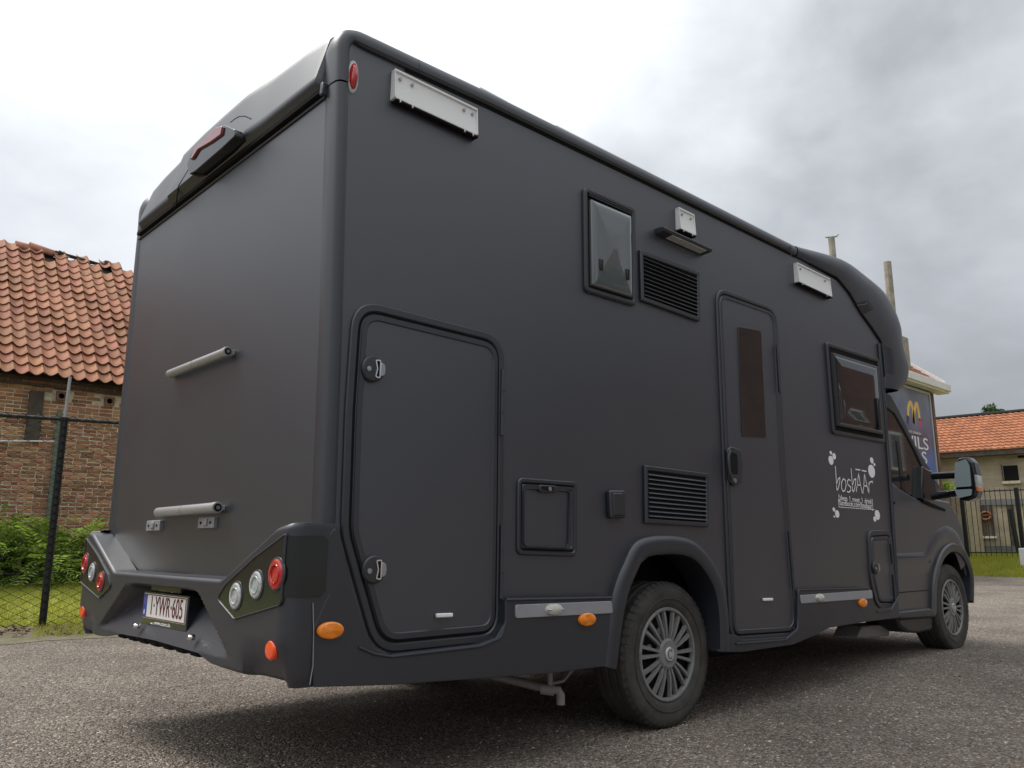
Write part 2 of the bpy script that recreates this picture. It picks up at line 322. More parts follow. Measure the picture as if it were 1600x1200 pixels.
# ================================================================== GROUND
def sstep(a, b, x): t = np.clip((x - a) / (b - a), 0, 1); return t * t * (3 - 2 * t)
FP = Gd(65, 985)[:2]; FD = np.array([math.cos(R_(-13.2)), math.sin(R_(-13.2))]); FNRM = np.array([-FD[1], FD[0]])   # fence line and its far side
def gz(x, y):
    x = np.asarray(x, float); y = np.asarray(y, float)
    return .055 * sstep(2.6, 6.0, x) + 0 * y
def ground_mat():
    m = bpy.data.materials.new('gravelled_tarmac'); m.use_nodes = True; t = m.node_tree; b = t.nodes['Principled BSDF']; b.inputs['Roughness'].default_value = .82; b.inputs['Specular IOR Level'].default_value = .35
    co = t.nodes.new('ShaderNodeTexCoord'); nn = t.nodes.new; ln = t.links.new
    v = nn('ShaderNodeTexVoronoi'); v.inputs['Scale'].default_value = 88; ln(co.outputs['Object'], v.inputs['Vector'])
    v2 = nn('ShaderNodeTexVoronoi'); v2.inputs['Scale'].default_value = 36; ln(co.outputs['Object'], v2.inputs['Vector'])
    r = nn('ShaderNodeValToRGB'); e = r.color_ramp.elements; e[0].position = 0; e[0].color = (.11, .09, .072, 1); e[1].position = 1; e[1].color = (.85, .76, .66, 1)
    for p_, c_ in ((.35, (.23, .19, .155, 1)), (.80, (.32, .27, .225, 1)), (.96, (.46, .40, .34, 1))): x = e.new(p_); x.color = c_
    sp = nn('ShaderNodeSeparateColor'); ln(v.outputs['Color'], sp.inputs[0]); ln(sp.outputs[0], r.inputs[0])
    n = nn('ShaderNodeTexNoise'); n.inputs['Scale'].default_value = .8; n.inputs['Detail'].default_value = 8; n.inputs['Roughness'].default_value = .65; ln(co.outputs['Object'], n.inputs['Vector'])
    mr = nn('ShaderNodeMapRange'); mr.inputs['From Min'].default_value = .3; mr.inputs['From Max'].default_value = .7; mr.inputs['To Min'].default_value = .66; mr.inputs['To Max'].default_value = 1.35; ln(n.outputs['Fac'], mr.inputs['Value'])
    mx = nn('ShaderNodeMix'); mx.data_type = 'RGBA'; mx.blend_type = 'MULTIPLY'; mx.inputs[0].default_value = 1; ln(r.outputs[0], mx.inputs[6]); ln(mr.outputs[0], mx.inputs[7]); ln(mx.outputs[2], b.inputs['Base Color'])
    ad = nn('ShaderNodeMath'); ad.operation = 'ADD'; ln(v.outputs['Distance'], ad.inputs[0]); ln(v2.outputs['Distance'], ad.inputs[1])
    bp = nn('ShaderNodeBump'); bp.invert = True; bp.inputs['Strength'].default_value = 1.0; bp.inputs['Distance'].default_value = .022; ln(ad.outputs[0], bp.inputs['Height']); ln(bp.outputs[0], b.inputs['Normal'])
    return m
M['ground'] = ground_mat()
xs = np.unique(np.concatenate([np.linspace(-900, -12, 12), np.linspace(-12, 16, 57), np.linspace(16, 900, 12)]))
ys = np.unique(np.concatenate([np.linspace(-900, -12, 12), np.linspace(-12, 12, 49), np.linspace(12, 900, 12)]))
XX, YY = np.meshgrid(xs, ys, indexing='ij'); V = np.stack([XX, YY, gz(XX, YY)], -1).reshape(-1, 3)
def gridfaces(a, b): i, j = np.meshgrid(np.arange(a - 1), np.arange(b - 1), indexing='ij'); k = (i * b + j).ravel(); return np.stack([k, k + b, k + b + 1, k + 1], -1)
npmesh('gravel_yard', V, gridfaces(len(xs), len(ys)), M['ground'], smooth=True, kind='structure')
# loose stones lying on the yard
n = 64000
u = rng.random(n) ** 1.5; dist = 2.0 + u * 9.5; ang = HEAD + rng.uniform(-.72, .72, n)
px_, py_ = CAMW[0] + dist * np.cos(ang), CAMW[1] + dist * np.sin(ang)
oc = np.array([(1, 0, 0), (0, 1, 0), (-1, 0, 0), (0, -1, 0), (.3, .2, .8), (0, 0, -1)], float)
of = np.array([(0, 1, 4), (1, 2, 4), (2, 3, 4), (3, 0, 4), (1, 0, 5), (2, 1, 5), (3, 2, 5), (0, 3, 5)])
def stones(px_, py_, smin, smax, name, m):
    n = len(px_); sz = rng.uniform(smin, smax, n) ** 1; sz *= np.where(rng.random(n) > .985, 1.8, 1)
    sc = sz[:, None] * rng.uniform(.6, 1.2, (n, 3)); sc[:, 2] *= .7; a = rng.random(n) * 6.28; ca, sa = np.cos(a), np.sin(a)
    v = oc[None] * sc[:, None] * rng.uniform(.75, 1.2, (n, 6, 3)); x = v[..., 0] * ca[:, None] - v[..., 1] * sa[:, None]; y = v[..., 0] * sa[:, None] + v[..., 1] * ca[:, None]
    v = np.stack([x + px_[:, None], y + py_[:, None], v[..., 2] + (gz(px_, py_) + sz * .25)[:, None]], -1)
    f = of[None] + (np.arange(n) * 6)[:, None, None]; g = rng.random(n); t = np.where(g > .982, 2.6, .45 + g * .75)
    sh = np.repeat((t[:, None] * np.array([1, .93, .86]) * rng.uniform(.92, 1.08, (n, 3)))[:, None], 6, 1).reshape(-1, 3)
    return npmesh(name, v.reshape(-1, 3), f.reshape(-1, 3), m, shade=sh, kind='stuff')
M['stone'] = mat('gravel_stone', (.32, .268, .222), .8); attr_tint(M['stone'])
o = stones(px_, py_, .0035, .0080, 'loose_gravel', M['stone']); tag(o, 'fine grey brown gravel chips scattered over the yard', 'gravel')

def blades(name, pts, hgt, wid, label=None, cat=None, lean=.5, tint=((.75, 1.25))):
    n = len(pts); a = rng.random(n) * 6.28; h = hgt * rng.uniform(.5, 1.25, n); wd = wid * rng.uniform(.7, 1.3, n)
    dx, dy = np.cos(a), np.sin(a); l = rng.uniform(.1, lean, n) * h; b = rng.random(n) * 6.28
    p = pts; z = np.zeros(n)
    v0 = p + np.stack([dx * wd, dy * wd, z - .01], -1); v1 = p - np.stack([dx * wd, dy * wd, z + .01], -1)
    v2 = p + np.stack([np.cos(b) * l, np.sin(b) * l, h], -1)
    V = np.stack([v0, v1, v2], 1).reshape(-1, 3); f = np.arange(3 * n).reshape(-1, 3)
    t = rng.uniform(*tint, n)[:, None] * (1 + np.stack([rng.uniform(-.1, .25, n), rng.uniform(-.05, .1, n), rng.uniform(-.2, .2, n)], -1))
    return npmesh(name, V, f, M['blade'], shade=np.repeat(t, 3, 0), kind='stuff')
# lawn between the wire fence and the barn: rises towards the barn
BARN_O = np.array([1.5, 12.2]); BA = R_(-2.5); BU = np.array([math.cos(BA), math.sin(BA)]); BN = np.array([-BU[1], BU[0]])
def zl(s): return .012 + .40 * sstep(0, 4.0, s)
M['soil'] = mat('lawn_soil', (.34, .36, .07), .95, c2=(.25, .28, .05), vs=1.5, bump=.5, bs=25)
M['dirt'] = mat('dirt_strip', (.25, .21, .15), .95, c2=(.15, .14, .07), vs=5, bump=1, bs=60)
rows = []
for s_ in np.linspace(-.02, 5.2, 27): rows.append([(*(FP + FD * t + FNRM * s_), float(zl(s_))) for t in np.linspace(-14, 12, 40)])
MB().grid(rows).build('lawn', M['soil'])['kind'] = 'structure'
rows = []
for s_ in np.linspace(-1.25, .15, 12): rows.append([(*(FP + FD * t + FNRM * (s_ + (.10 * math.sin(t * 3.1) + .06 * math.sin(t * 7.3 + 1)) * (s_ < -.6))), float(gz(*(FP + FD * t))) + .004 + .022 * max(0, (s_ + 1.25)) + .012 * random.random() * (s_ > -1.2)) for t in np.linspace(-14, 12, 90)])
MB().grid(rows).build('dirt_strip', M['dirt'])['kind'] = 'structure'
n = 70000; t_ = rng.uniform(-3.2, 3.2, n); s_ = rng.uniform(.05, 4.6, n); P2 = FP + t_[:, None] * FD + s_[:, None] * FNRM
o = blades('lawn_grass', np.column_stack([P2, zl(s_)]), .055, .005); tag(o, 'mown yellow green grass between wire fence and barn', 'grass')
n = 9000; t_ = rng.uniform(-3.2, 3.2, n); s_ = -1.1 * rng.random(n) ** 1.5 + .12; cl_ = np.sin(t_ * 4.1) + np.sin(t_ * 9.7 + 1) > .0; t_, s_ = t_[cl_], s_[cl_]; P2 = FP + t_[:, None] * FD + s_[:, None] * FNRM
o = blades('verge_weeds', np.column_stack([P2, .02 + 0 * s_]), .07, .005, lean=1.2); tag(o, 'sparse weeds and dry grass along the foot of the wire fence', 'weeds')
n = 900; t_ = rng.uniform(-3.2, 3.2, n); s_ = rng.uniform(-.9, .15, n); P2 = FP + t_[:, None] * FD + s_[:, None] * FNRM
a = rng.random(n) * 6.28; sz = rng.uniform(.012, .035, n); z0 = .035 + .02 * rng.random(n)
Vl = np.stack([np.stack([P2[:, 0] + np.cos(a + k) * sz, P2[:, 1] + np.sin(a + k) * sz, z0 + .012 * np.sin(k * 2 + a)], -1) for k in (0, 1.3, 3.14, 4.4)], 1)
o = npmesh('fallen_leaves', Vl.reshape(-1, 3), np.arange(4 * n).reshape(-1, 4), mat('dry_leaf', (.20, .13, .07), .9, c2=(.10, .065, .035), vs=5), kind='stuff'); tag(o, 'dry brown leaves lying along the foot of the wire fence', 'leaves')
# far lawn on the right with its bank
RG = Gd(1520, 903); RX = RG[0]
rows = []
for k, (x_, z_) in enumerate([(0, .03), (.6, .10), (2.5, .30), (5, .47), (8, .62), (40, .75)]):
    rows.append([(RX + x_ + .5 * math.sin(t * .35) * (k < 2) - .05 * t, t, z_) for t in np.linspace(-6, 26, 40)])
MB().grid(rows).build('far_lawn', M['soil'])['kind'] = 'structure'
n = 40000; t_ = rng.uniform(2.5, 9, n); s_ = rng.uniform(.1, 8, n); zz = np.interp(s_, [0, .6, 2.5, 5, 8], [.03, .10, .30, .47, .62])
o = blades('far_lawn_grass', np.column_stack([RX + s_ - .05 * t_, t_, zz]), .09, .014); tag(o, 'bright green grass in front of the black railings', 'grass')
exec_later = []

# ================================================================== MOTORHOME (own frame: x forward from the rear, y 0 = right side, z up)
VAN = thing('motorhome', 'matt black low profile motorhome with grey wheel trims parked on the gravel yard', 'motorhome', tuple(P0 - RV @ P0)); VAN.rotation_euler = (0, NOSE, 0)
W = 2.32; ZB = 2.95
def xr(y, z):
    a = np.interp(z, [.4, .95, 1.73, 2.74, 3.1], [.07, .056, .030, -.012, -.025]); b = np.interp(z, [.4, .95, 2.74, 3.1], [.015, .005, -.035, -.04])
    return float(a + (b - a) * min(max(y / W, 0), 1))
def BR(px, py, off=0.):                     # pixel on the (slightly leaning) rear wall, off = proud of it
    x = -off
    for _ in range(5): y, z = Bk(px, py, x); x = xr(y, z) - off
    return (x, y, z)
ztop = lambda x: float(np.interp(x, [-.2, .19, .77, 1.92, 3.64, 4.2], [2.985, 3.0, 3.02, 3.037, 3.05, 3.09]))
# side wall with the wheel opening
arch_in = [S(*p, 0) for p in [(950, 1040), (966, 945), (987, 893), (1015, 868), (1065, 864), (1097, 882), (1115, 935), (1120, 1018)]]
ai = [(arch_in[0][0], .45)] + [q for q in arch_in[1:-1]] + [(arch_in[-1][0] + .02, .45)]
sidepoly = [(.085, .45), (.08, .95), (.02, 2.72), (.012, 2.86), (.045, 2.935), (.12, ZB + .005), (3.7, ZB), (4.34, 2.93), (4.63, 2.76), (4.965, 2.585), (4.98, 2.2), (4.92, .47)] + ai[::-1]
for y0, y1 in ((0, .03), (W, W - .03)):
    MB().prism(sidepoly, y0, y1, side).build('side_wall', M['wrap'], VAN, smooth=False)
# rear wall
rows = [[(xr(y, z), y, z) for y in np.linspace(.05, W - .04, 12)] for z in np.linspace(.6, 2.78, 16)]
fix_normals(MB().grid(rows).build('rear_wall', M['rearwrap'], VAN))
MB().box((.05, .42, .45), (4.9, W - .42, .50)).build('floor', M['dark'], VAN, smooth=False)
# roof
rows = []
for x in np.linspace(.2, 3.7, 20): rows.append([(x, y, ztop(x) + .012 - .01 * abs(y - W / 2)) for y in np.linspace(.09, W - .09, 8)])
MB().grid(rows).build('roof', M['grp'], VAN)
# roof edge moulding: corner column, rounded corner and rail in one run, three pieces with joints
RAILP = [(.050, .16), (.022, .115), (.006, .075), (.001, .045), (.008, .018), (.022, -.008), (.040, -.020), (.062, -.024), (.080, -.022), (.090, -.012), (.092, .004)]
def mould(path, name, k0=1, k1=1, flip=False):
    fn = side if not flip else (lambda u, v, t: (u, W - t, v))
    m = len(path); ks = [k0 + (k1 - k0) * float(sstep(0, 1, i / (m - 1))) for i in range(m)]; rows = []
    for u, t in RAILP: rows.append([fn(p[0] + (q[0] - p[0]) * k, p[1] + (q[1] - p[1]) * k, t * (1 if t > .03 else .45 + .55 * (k - .55) / .45)) for p, q, k in zip(path, offs(path, u, False), ks)])
    return MB().grid(rows).build(name, M['grp'], VAN)
xcolR = lambda z: float(np.interp(z, [.9, .95, 1.73, 2.74, 3.0], [.046, .045, .020, -.022, -.035]))
xcolL = lambda z: float(np.interp(z, [.9, .95, 2.74, 3.0], [-.004, -.004, -.040, -.05]))
for fl in (False, True):
    xcol = xcolL if fl else xcolR
    corner = rnd([(xcol(2.72), 2.72), (xcol(3.0), ztop(0)), (.36, ztop(.36))], .17, 10, False)
    mould([(xcol(z), z) for z in (2.712, 2.3, 1.73, 1.3, .93)], 'corner_moulding', .60, .55, fl)
    mould(corner[::-1], 'corner_moulding', 1, .60, fl)
    mould([(3.64, ztop(3.64)), (2.6, ztop(2.6)), (1.92, ztop(1.92)), (.77, ztop(.77)), (.362, ztop(.362))], 'roof_rail', 1, 1, fl)
# orientation check of sweep: offset is to the left of travel, so paths above run front -> rear and top -> bottom
# black strip drawn in for the shadow gap under the roof rail
for y in (-.002,):
    sweep(MB(), [(3.64, ztop(3.64)), (1.92, ztop(1.92)), (.77, ztop(.77)), (.3, ztop(.3) - .0)], [(.090, y), (.104, y - .001), (.104, y + .002)], side, False).build('rail_shadow_strip', M['seal'], VAN, smooth=False)

# ---- rear cap (arched, with the brake light pod)
def cap_top(y):
    c = abs(y - 1.16); return float(np.interp(c, [0, .25, .42, .62, .85, 1.02, 1.12, 1.17], [3.082, 3.08, 3.07, 3.055, 3.038, 3.012, 3.0, 2.99]))
def cap_bot(y): return 2.722
ysn = np.concatenate([[.112, .118, .125], np.linspace(.14, 2.20, 108), [2.215, 2.222, 2.228]])
def capx(y, z):
    c = abs(y - 1.16); zb, zt = cap_bot(y), cap_top(y); t = min(1, (z - zb) / (zt - zb))
    pod = .016 * float(sstep(.58, .25, c) if y < 1.16 else sstep(.56, .53, c)) * float(sstep(.0, .12, t)); e = .03 * float(sstep(1.03, 1.048, c)) ** 2
    edge = .03 * max(0, (t - .86) / .14) ** 2
    return xr(y, z) - .018 - .030 * float(sstep(0, .10, t)) + .085 * t - pod + e + edge
rows = [[(capx(y, 2.722 + (cap_top(y) - 2.722) * t), y, 2.722 + (cap_top(y) - 2.722) * t) for y in ysn] for t in (0, .03, .06, .1, .2, .35, .5, .65, .8, .88, .94, .98, 1)]
rows.append([(q[0] + .25, q[1], q[2] + .002) for q in rows[-1]])
rows.insert(0, [(xr(y, 2.722) + .01, y, 2.722) for y in ysn])
rows = [[(r_[0][0] + .2, r_[0][1], r_[0][2])] + r_ + [(r_[-1][0] + .2, r_[-1][1], r_[-1][2])] for r_ in rows]
fix_normals(MB().grid(rows).build('rear_cap', M['grp'], VAN, ang=50))
# dark lip along the foot of the cap with end notch
mb = MB(); 
for a_, b_, c_, d_ in [(.085, 2.25, 2.700, 2.722)]:
    mb.add([(xr(y, z) - o_, y, z) for z in (c_, d_) for y, o_ in ((a_, .022), (b_, .022), (b_, -.03), (a_, -.03))], [(0, 3, 2, 1), (4, 5, 6, 7), (0, 1, 5, 4), (1, 2, 6, 5), (2, 3, 7, 6), (3, 0, 4, 7)])
mb.build('cap_lip', M['seal'], VAN, bevel=.003)
MB().box((xr(.09, 2.7) - .028, .075, 2.68), (xr(.09, 2.7) + .02, .10, 2.735)).build('lip_end', M['grp'], VAN, bevel=.005)
MB().tube([(xr(y, 2.68) - .004, y, 2.682) for y in (.09, 1.2, 2.26)], .006, 6).build('wall_bead', M['grp'], VAN)
# brake light
bx = lambda y, z: xr(y, z) - .015 - .055 - .045
def BP(pts, off): 
    q = [BR(px, py, off) for px, py in pts]; return [(a[1], a[2]) for a in q], sum(a[0] for a in q) / len(q)
q, x_ = BP([(291, 258), (296, 272), (304, 268), (346, 233), (369, 212), (367, 202), (350, 195), (337, 199), (303, 231), (296, 242)], .085)
BL = MB().prism(rnd(q, .012, 3), x_, x_ + .14, rear).build('brake_light', M['gloss'], VAN, bevel=.010)
q, x_ = BP([(295, 250), (303, 232), (337, 199), (347, 197), (345, 210), (328, 222), (308, 233), (300, 246)], .095)
MB().prism(rnd(q, .008, 3), x_, x_ + .12, rear).build('lens', M['paleredlens'], BL, bevel=.006)
# seams on the cap: edge of the pod
for pts in ([(291, 255), (285, 270), (277, 290), (265, 321)], [(346, 186), (352, 181), (360, 177), (371, 177), (382, 182)]):
    q = [BR(px, py, .06) for px, py in pts]; MB().tube([(capx(a[1], a[2]) + .001, a[1], a[2]) for a in q], .0035, 5).build('cap_seam', M['seal'], VAN)

# ---- rear wall furniture: bars and brackets
def bar(pa, pb, r, name='cable_rail'):
    a, b = BR(*pa, .035), BR(*pb, .035); a, b = Vector(a), Vector(b); d = (b - a)
    o = MB().tube([a, a + d * .02, a + d * .98, b], [r * .8, r, r, r * .96], 20).build(name, M['rail'], VAN, ang=50)
    MB().tube([a + d * .47, a + d * .476], r * 1.05, 20).build('joint_ring', M['alu'], o)
    MB().tube([b - d * .06, b + d * .002], r * 1.06, 20).build('end_cap', M['rail'], o, bevel=.002)
    MB().tube([b - d * .005, b + d * .006], r * .72, 16).build('socket', M['seal'], o)
    MB().tube([b + d * .004, b + d * .010], r * .35, 12).build('pin', M['alu'], o)
    MB().box((a.x + .0, a.y - .02, a.z - .012), (a.x + .036, a.y + .02, a.z + .012)).build('foot', M['rail'], o, bevel=.004)
    MB().box((b.x + .0, b.y - .0, b.z - .012), (b.x + .036, b.y + .04, b.z + .012)).build('foot', M['rail'], o, bevel=.004)
bar((264, 585), (356, 549), .021); bar((246, 801), (340, 793), .024)
for pa, pb in (((233, 814), (254, 829)), ((314, 809), (339, 825))):
    x0, y0, z0 = BR(*pa, .0); _, y1, z1 = BR(*pb, 0)
    o = MB().prism(rnd([(y0, z0), (y1, z0), (y1, z1), (y0, z1)], .004, 2), x0 - .012, x0 + .01, rear).build('bracket_plate', M['steelgrey'], VAN, bevel=.002)
    for yy in (y0 + (y1 - y0) * .2, y0 + (y1 - y0) * .8): MB().tube([(x0 - .012, yy, (z0 + z1) / 2), (x0 - .016, yy, (z0 + z1) / 2)], .006, 10).build('bolt', M['seal'], o)
    MB().prism([(y0 + (y1 - y0) * .4, z0 - .008), (y0 + (y1 - y0) * .62, z0 - .008), (y0 + (y1 - y0) * .62, z1 + .01), (y0 + (y1 - y0) * .4, z1 + .01)], x0 - .02, x0 - .01, rear).build('ridge', M['steelgrey'], o, bevel=.003)

# ---- rear bumper: one moulded surface, perimeter parameter c (distance from the centre line), wraps round the corners
CY = 1.16; XB = -.10; YS = 1.205
def lip(c): return float(np.interp(c, [0, .655, 1.09, 1.20, 1.6], [.742, .742, .935, .952, .955]))
def zbot(c): return float(np.interp(c, [0, .50, .62, .85, 1.25, 2], [.462, .455, .43, .415, .398, .392]))
def peri(c):                                  # path in plan: straight, rounded corner r=.06, then forward along the side
    r = .06; a = YS - r
    if c <= a: return (XB, c, (-1, 0))
    L_ = r * math.pi / 2
    if c <= a + L_: t = (c - a) / r; return (XB + r - r * math.cos(t), a + r * math.sin(t), (-math.cos(t), math.sin(t)))
    return (XB + r + (c - a - L_), YS, (0, 1))
def bumper_pt(c, v, sg):                      # v: 0 wall edge ... 1 underside
    x, yy, nrm = peri(c); zt, zb = lip(c), zbot(c); back = 0
    if v < .06: z = zt + .012 * (1 - v / .06) * 0; k = v / .06; inn = (.115 if c < YS - .0 else .10) * (1 - k); z = zt + .006 * (1 - k); back = inn * (1.45 if sg > 0 else 1)
    else:
        k = (v - .06) / .94; z = zt + (zb - zt) * k
        rr = max(0, .018 - (zt - z)) / .018; back = .012 * rr ** 2
        hw = .43 + max(0, .695 - z) / .27 * .42
        dep = max(0, min(.60 * max(0, z - .455), .9 * (hw - c))) if z < .70 else 0
        dep = min(dep, .115)
        if z >= .665: dep *= float(sstep(.70, .665, z))
        back += dep
        back += .02 * float(sstep(.56, .47, z)) * float(sstep(.85, 1.0, c)) + .055 * float(sstep(.43, .395, z)) 
        if c > .9: back += .03 * float(sstep(.50, .40, z))
        if c > 1.15: back *= 1 - .85 * float(sstep(1.15, 1.24, c))
    return (x - nrm[0] * back, CY - sg * (yy - nrm[1] * 0 + nrm[1] * -back), z)
cs = np.unique(np.concatenate([np.linspace(0, 1.13, 50), np.linspace(1.13, 1.27, 12), np.linspace(1.27, 1.37, 4)]))
vs_ = np.unique(np.concatenate([[0, .03, .06, .07, .08, .09], np.linspace(.1, 1, 56)]))
full = [(-c) for c in cs[::-1]] + list(cs[1:])
rows = [[bumper_pt(abs(c), v, 1 if c > 0 else -1) for c in full] for v in vs_]
rows.append([(q[0] + .10, q[1], q[2] + .01) for q in rows[-1]])
bump = fix_normals(MB().grid(rows).build('rear_bumper', M['grp'], VAN, ang=28))
def on_bumper(px, py, out=0.):                # pixel -> (x,y,z) on the straight rear face
    y, z = Bk(px, py, XB - out); return (XB - out, y, z)
# lamp panels: flat gloss panel on the rear + wrapped piece round the corner
for sg in (1, -1):
    Y = lambda yy: yy if sg == 1 else 2 * CY - yy
    face = [on_bumper(*p)[1:] for p in [(342, 935), (355, 914), (400, 872), (453, 836)]] + [(-.012, .905), (-.012, .705)] + [on_bumper(*p)[1:] for p in [(440, 944), (368, 966)]]
    face = [(max(y, -.012), z) for y, z in face]
    pan = MB().prism([(Y(y), z) for y, z in rnd(face, [.015, .02, .1, .03, .004, .004, .05, .02], 4)], XB - .004, XB + .02, rear).build('lamp_panel', M['lampglass'], VAN, bevel=.002)
    fr = MB(); sweep(fr, [(Y(y), z) for y, z in rnd(face, [.015, .02, .1, .03, .004, .004, .05, .02], 4)][::1], [(-.005, XB), (-.005, XB - .006), (-.002, XB - .008), (.0, XB - .006), (.001, XB)], rear); fr.build('panel_bead', M['grp'], pan)
    # wrapped corner glass
    rows = []
    for c in np.linspace(1.172, 1.325, 14):
        x, yy, nr = peri(c); k = (c - 1.172) / .153; ztp = .905 + .006 * k; zbt = .700 - .0 * k
        if k > .9: ztp -= .02 * (k - .9) / .1; zbt += .02 * (k - .9) / .1
        rows.append([(x + nr[0] * .005, CY - sg * (yy + nr[1] * .005), z) for z in (zbt, (ztp + zbt) / 2, ztp)])
    fix_normals(MB().grid(rows).build('corner_glass', M['lampglass'], pan))
    for pts, m_, rad in (((371, 931), 'clear', .052), ((403, 914), 'clear', .052), ((434, 897), 'redlens', .056)):
        x, y, z = on_bumper(*pts)
        if sg == -1:
            m_ = {371: 'redlens', 403: 'clear', 434: 'redlens'}[pts[0]]
        o = MB().lathe([(rad + .004, 0), (rad + .003, .005), (rad - .003, .007)], (XB - .002, Y(y), z), (-1, 0, 0), 36).build('tail_light', M['grp'], VAN)
        MB().lathe([(rad - .003, .002), (rad - .004, .008), (rad * .8, .012), (rad * .62, .011), (rad * .58, .008), (rad * .3, .010), (.0001, .011)], (XB - .002, Y(y), z), (-1, 0, 0), 36).build('lens', M[m_], o, ang=20)
        MB().lathe([(rad * .62, .010), (rad * .60, .014), (rad * .54, .014), (rad * .5, .009)], (XB - .002, Y(y), z), (-1, 0, 0), 36).build('ring', M[m_], o)
    # red reflector below
    y, z = Bk(432, 1018, XB)
    c = CY - max(y, .045); o = MB().lathe([(.038, -.02), (.037, .008), (.030, .014), (.0001, .016)], (XB + .012, Y(max(y, .05)), z), (-1, 0, 0), 30, ez=.92).build('reflector', M['redorange'], VAN)
# number plate in the recess
yL, zT = Bk(225, 929, XB + .035); yR, zB_ = Bk(293, 968, XB + .035)
pc = ((yL + yR) / 2, (zT + zB_) / 2 - .007); pw, ph = .52, .11; xp = XB + .035
PT = MB().prism(rnd([(pc[0] + .272, pc[1] - .086), (pc[0] - .272, pc[1] - .086), (pc[0] - .272, pc[1] + .064), (pc[0] + .272, pc[1] + .064)], .008, 3), xp, xp + .06, rear).build('number_plate_holder', M['gloss'], VAN, bevel=.003)
PL = MB().prism(rnd([(pc[0] + pw / 2, pc[1] - ph / 2), (pc[0] - pw / 2, pc[1] - ph / 2), (pc[0] - pw / 2, pc[1] + ph / 2), (pc[0] + pw / 2, pc[1] + ph / 2)], .006, 3), xp - .004, xp + .004, rear).build('number_plate', M['plate'], VAN)
MB().prism([(pc[0] + pw / 2 - .003, pc[1] - ph / 2 + .003), (pc[0] + pw / 2 - .048, pc[1] - ph / 2 + .003), (pc[0] + pw / 2 - .048, pc[1] + ph / 2 - .003), (pc[0] + pw / 2 - .003, pc[1] + ph / 2 - .003)], xp - .0055, xp - .003, rear).build('blue_band', M['blue'], PL, smooth=False)
RROT = (math.pi / 2, 0, -math.pi / 2); SROT = (math.pi / 2, 0, 0)
tt = text('1\u00b7YWR\u00b7605', 'registration_mark', M['maroon'], PL, (xp - .005, pc[0] - .030, pc[1] + .0), RROT, .118, .0006, .71)
text('B', 'country_code', M['print'], PL, (xp - .006, pc[0] + pw / 2 - .026, pc[1] - .03), RROT, .028, .0004)
for k in range(12):
    a = k * math.pi / 6; MB().tube([(xp - .006, pc[0] + pw / 2 - .026 + .013 * math.cos(a), pc[1] + .022 + .013 * math.sin(a)), (xp - .0066, pc[0] + pw / 2 - .026 + .013 * math.cos(a), pc[1] + .022 + .013 * math.sin(a))], .0016, 6).build('star', M['orange'], PL)
mbf = MB(); sweep(mbf, rnd([(pc[0] + pw / 2 - .002, pc[1] - ph / 2 + .002), (pc[0] - pw / 2 + .002, pc[1] - ph / 2 + .002), (pc[0] - pw / 2 + .002, pc[1] + ph / 2 - .002), (pc[0] + pw / 2 - .002, pc[1] + ph / 2 - .002)], .006, 3), [(0, xp - .0045), (.001, xp - .006), (.0035, xp - .006), (.0045, xp - .0045)], rear); mbf.build('plate_border', M['maroon'], PL)
text('www.catuno.be', 'dealer_line', M['print'], PT, (xp - .0015, pc[0] + .0, pc[1] - .070), RROT, .024, .0005, 1.25)
# plate lamp hood and tow screws
for p in ((214, 978), (299, 996)):
    y, z = Bk(*p, XB - .0); o = MB().lathe([(.012, 0), (.012, .02), (.008, .026), (.0001, .027)], (XB + .012, y, z), (-1, 0, 0), 14).build('bumper_bolt', M['chrome'], VAN)
# ribs of the diffuser under the bumper
for k in range(9):
    yy = CY + .62 - k * .155
    MB().prism([(yy + .065, .47), (yy + .045, .418), (yy - .045, .418), (yy - .065, .47)], XB + .055, XB + .16, rear).build('diffuser_rib', M['dark'], VAN, bevel=.015)
MB().box((XB + .06, CY - .72, .43), (XB + .30, CY + .72, .49)).build('diffuser_panel', M['dark'], VAN, bevel=.01)
# number plate recess lamp housing
MB().box((XB + .03, pc[0] - .18, .668), (XB + .11, pc[0] + .18, .695)).build('plate_lamp', M['gloss'], VAN, bevel=.006)

# ---- skirts
def skirt(pts, name='skirt', y=-.028, r=.01, bev=.012, m='grp', px=True):
    poly = [S(*p, y) for p in pts] if px else pts
    return MB().prism(rnd(poly, r, 3) if r else poly, y, .02, side).build(name, M[m], VAN, bevel=bev, seg=3)
hb = [(532, 845), (545, 905), (560, 960), (575, 1002), (598, 1018)]       # rear/under edge of the hatch frame
skirt([(490, 1074), (489, 985), (508, 940), (514, 930), (515, 836), (524, 822), (536, 850), (549, 915), (566, 975), (585, 1012), (610, 1023), (748, 1007), (776, 996), (788, 975), (790, 937), (956, 935), (952, 990), (946, 1041), (860, 1052), (755, 1060), (620, 1070)], r=.012, y=-.046, bev=.010)
skirt([(1120, 1019), (1131, 1006), (1140, 990), (1160, 1000), (1230, 995), (1246, 982), (1247, 922), (1356, 919), (1362, 930), (1366, 945), (1375, 951), (1392, 950), (1403, 935), (1406, 965), (1350, 972), (1296, 981), (1275, 992), (1240, 1007), (1160, 1019)], r=.01)
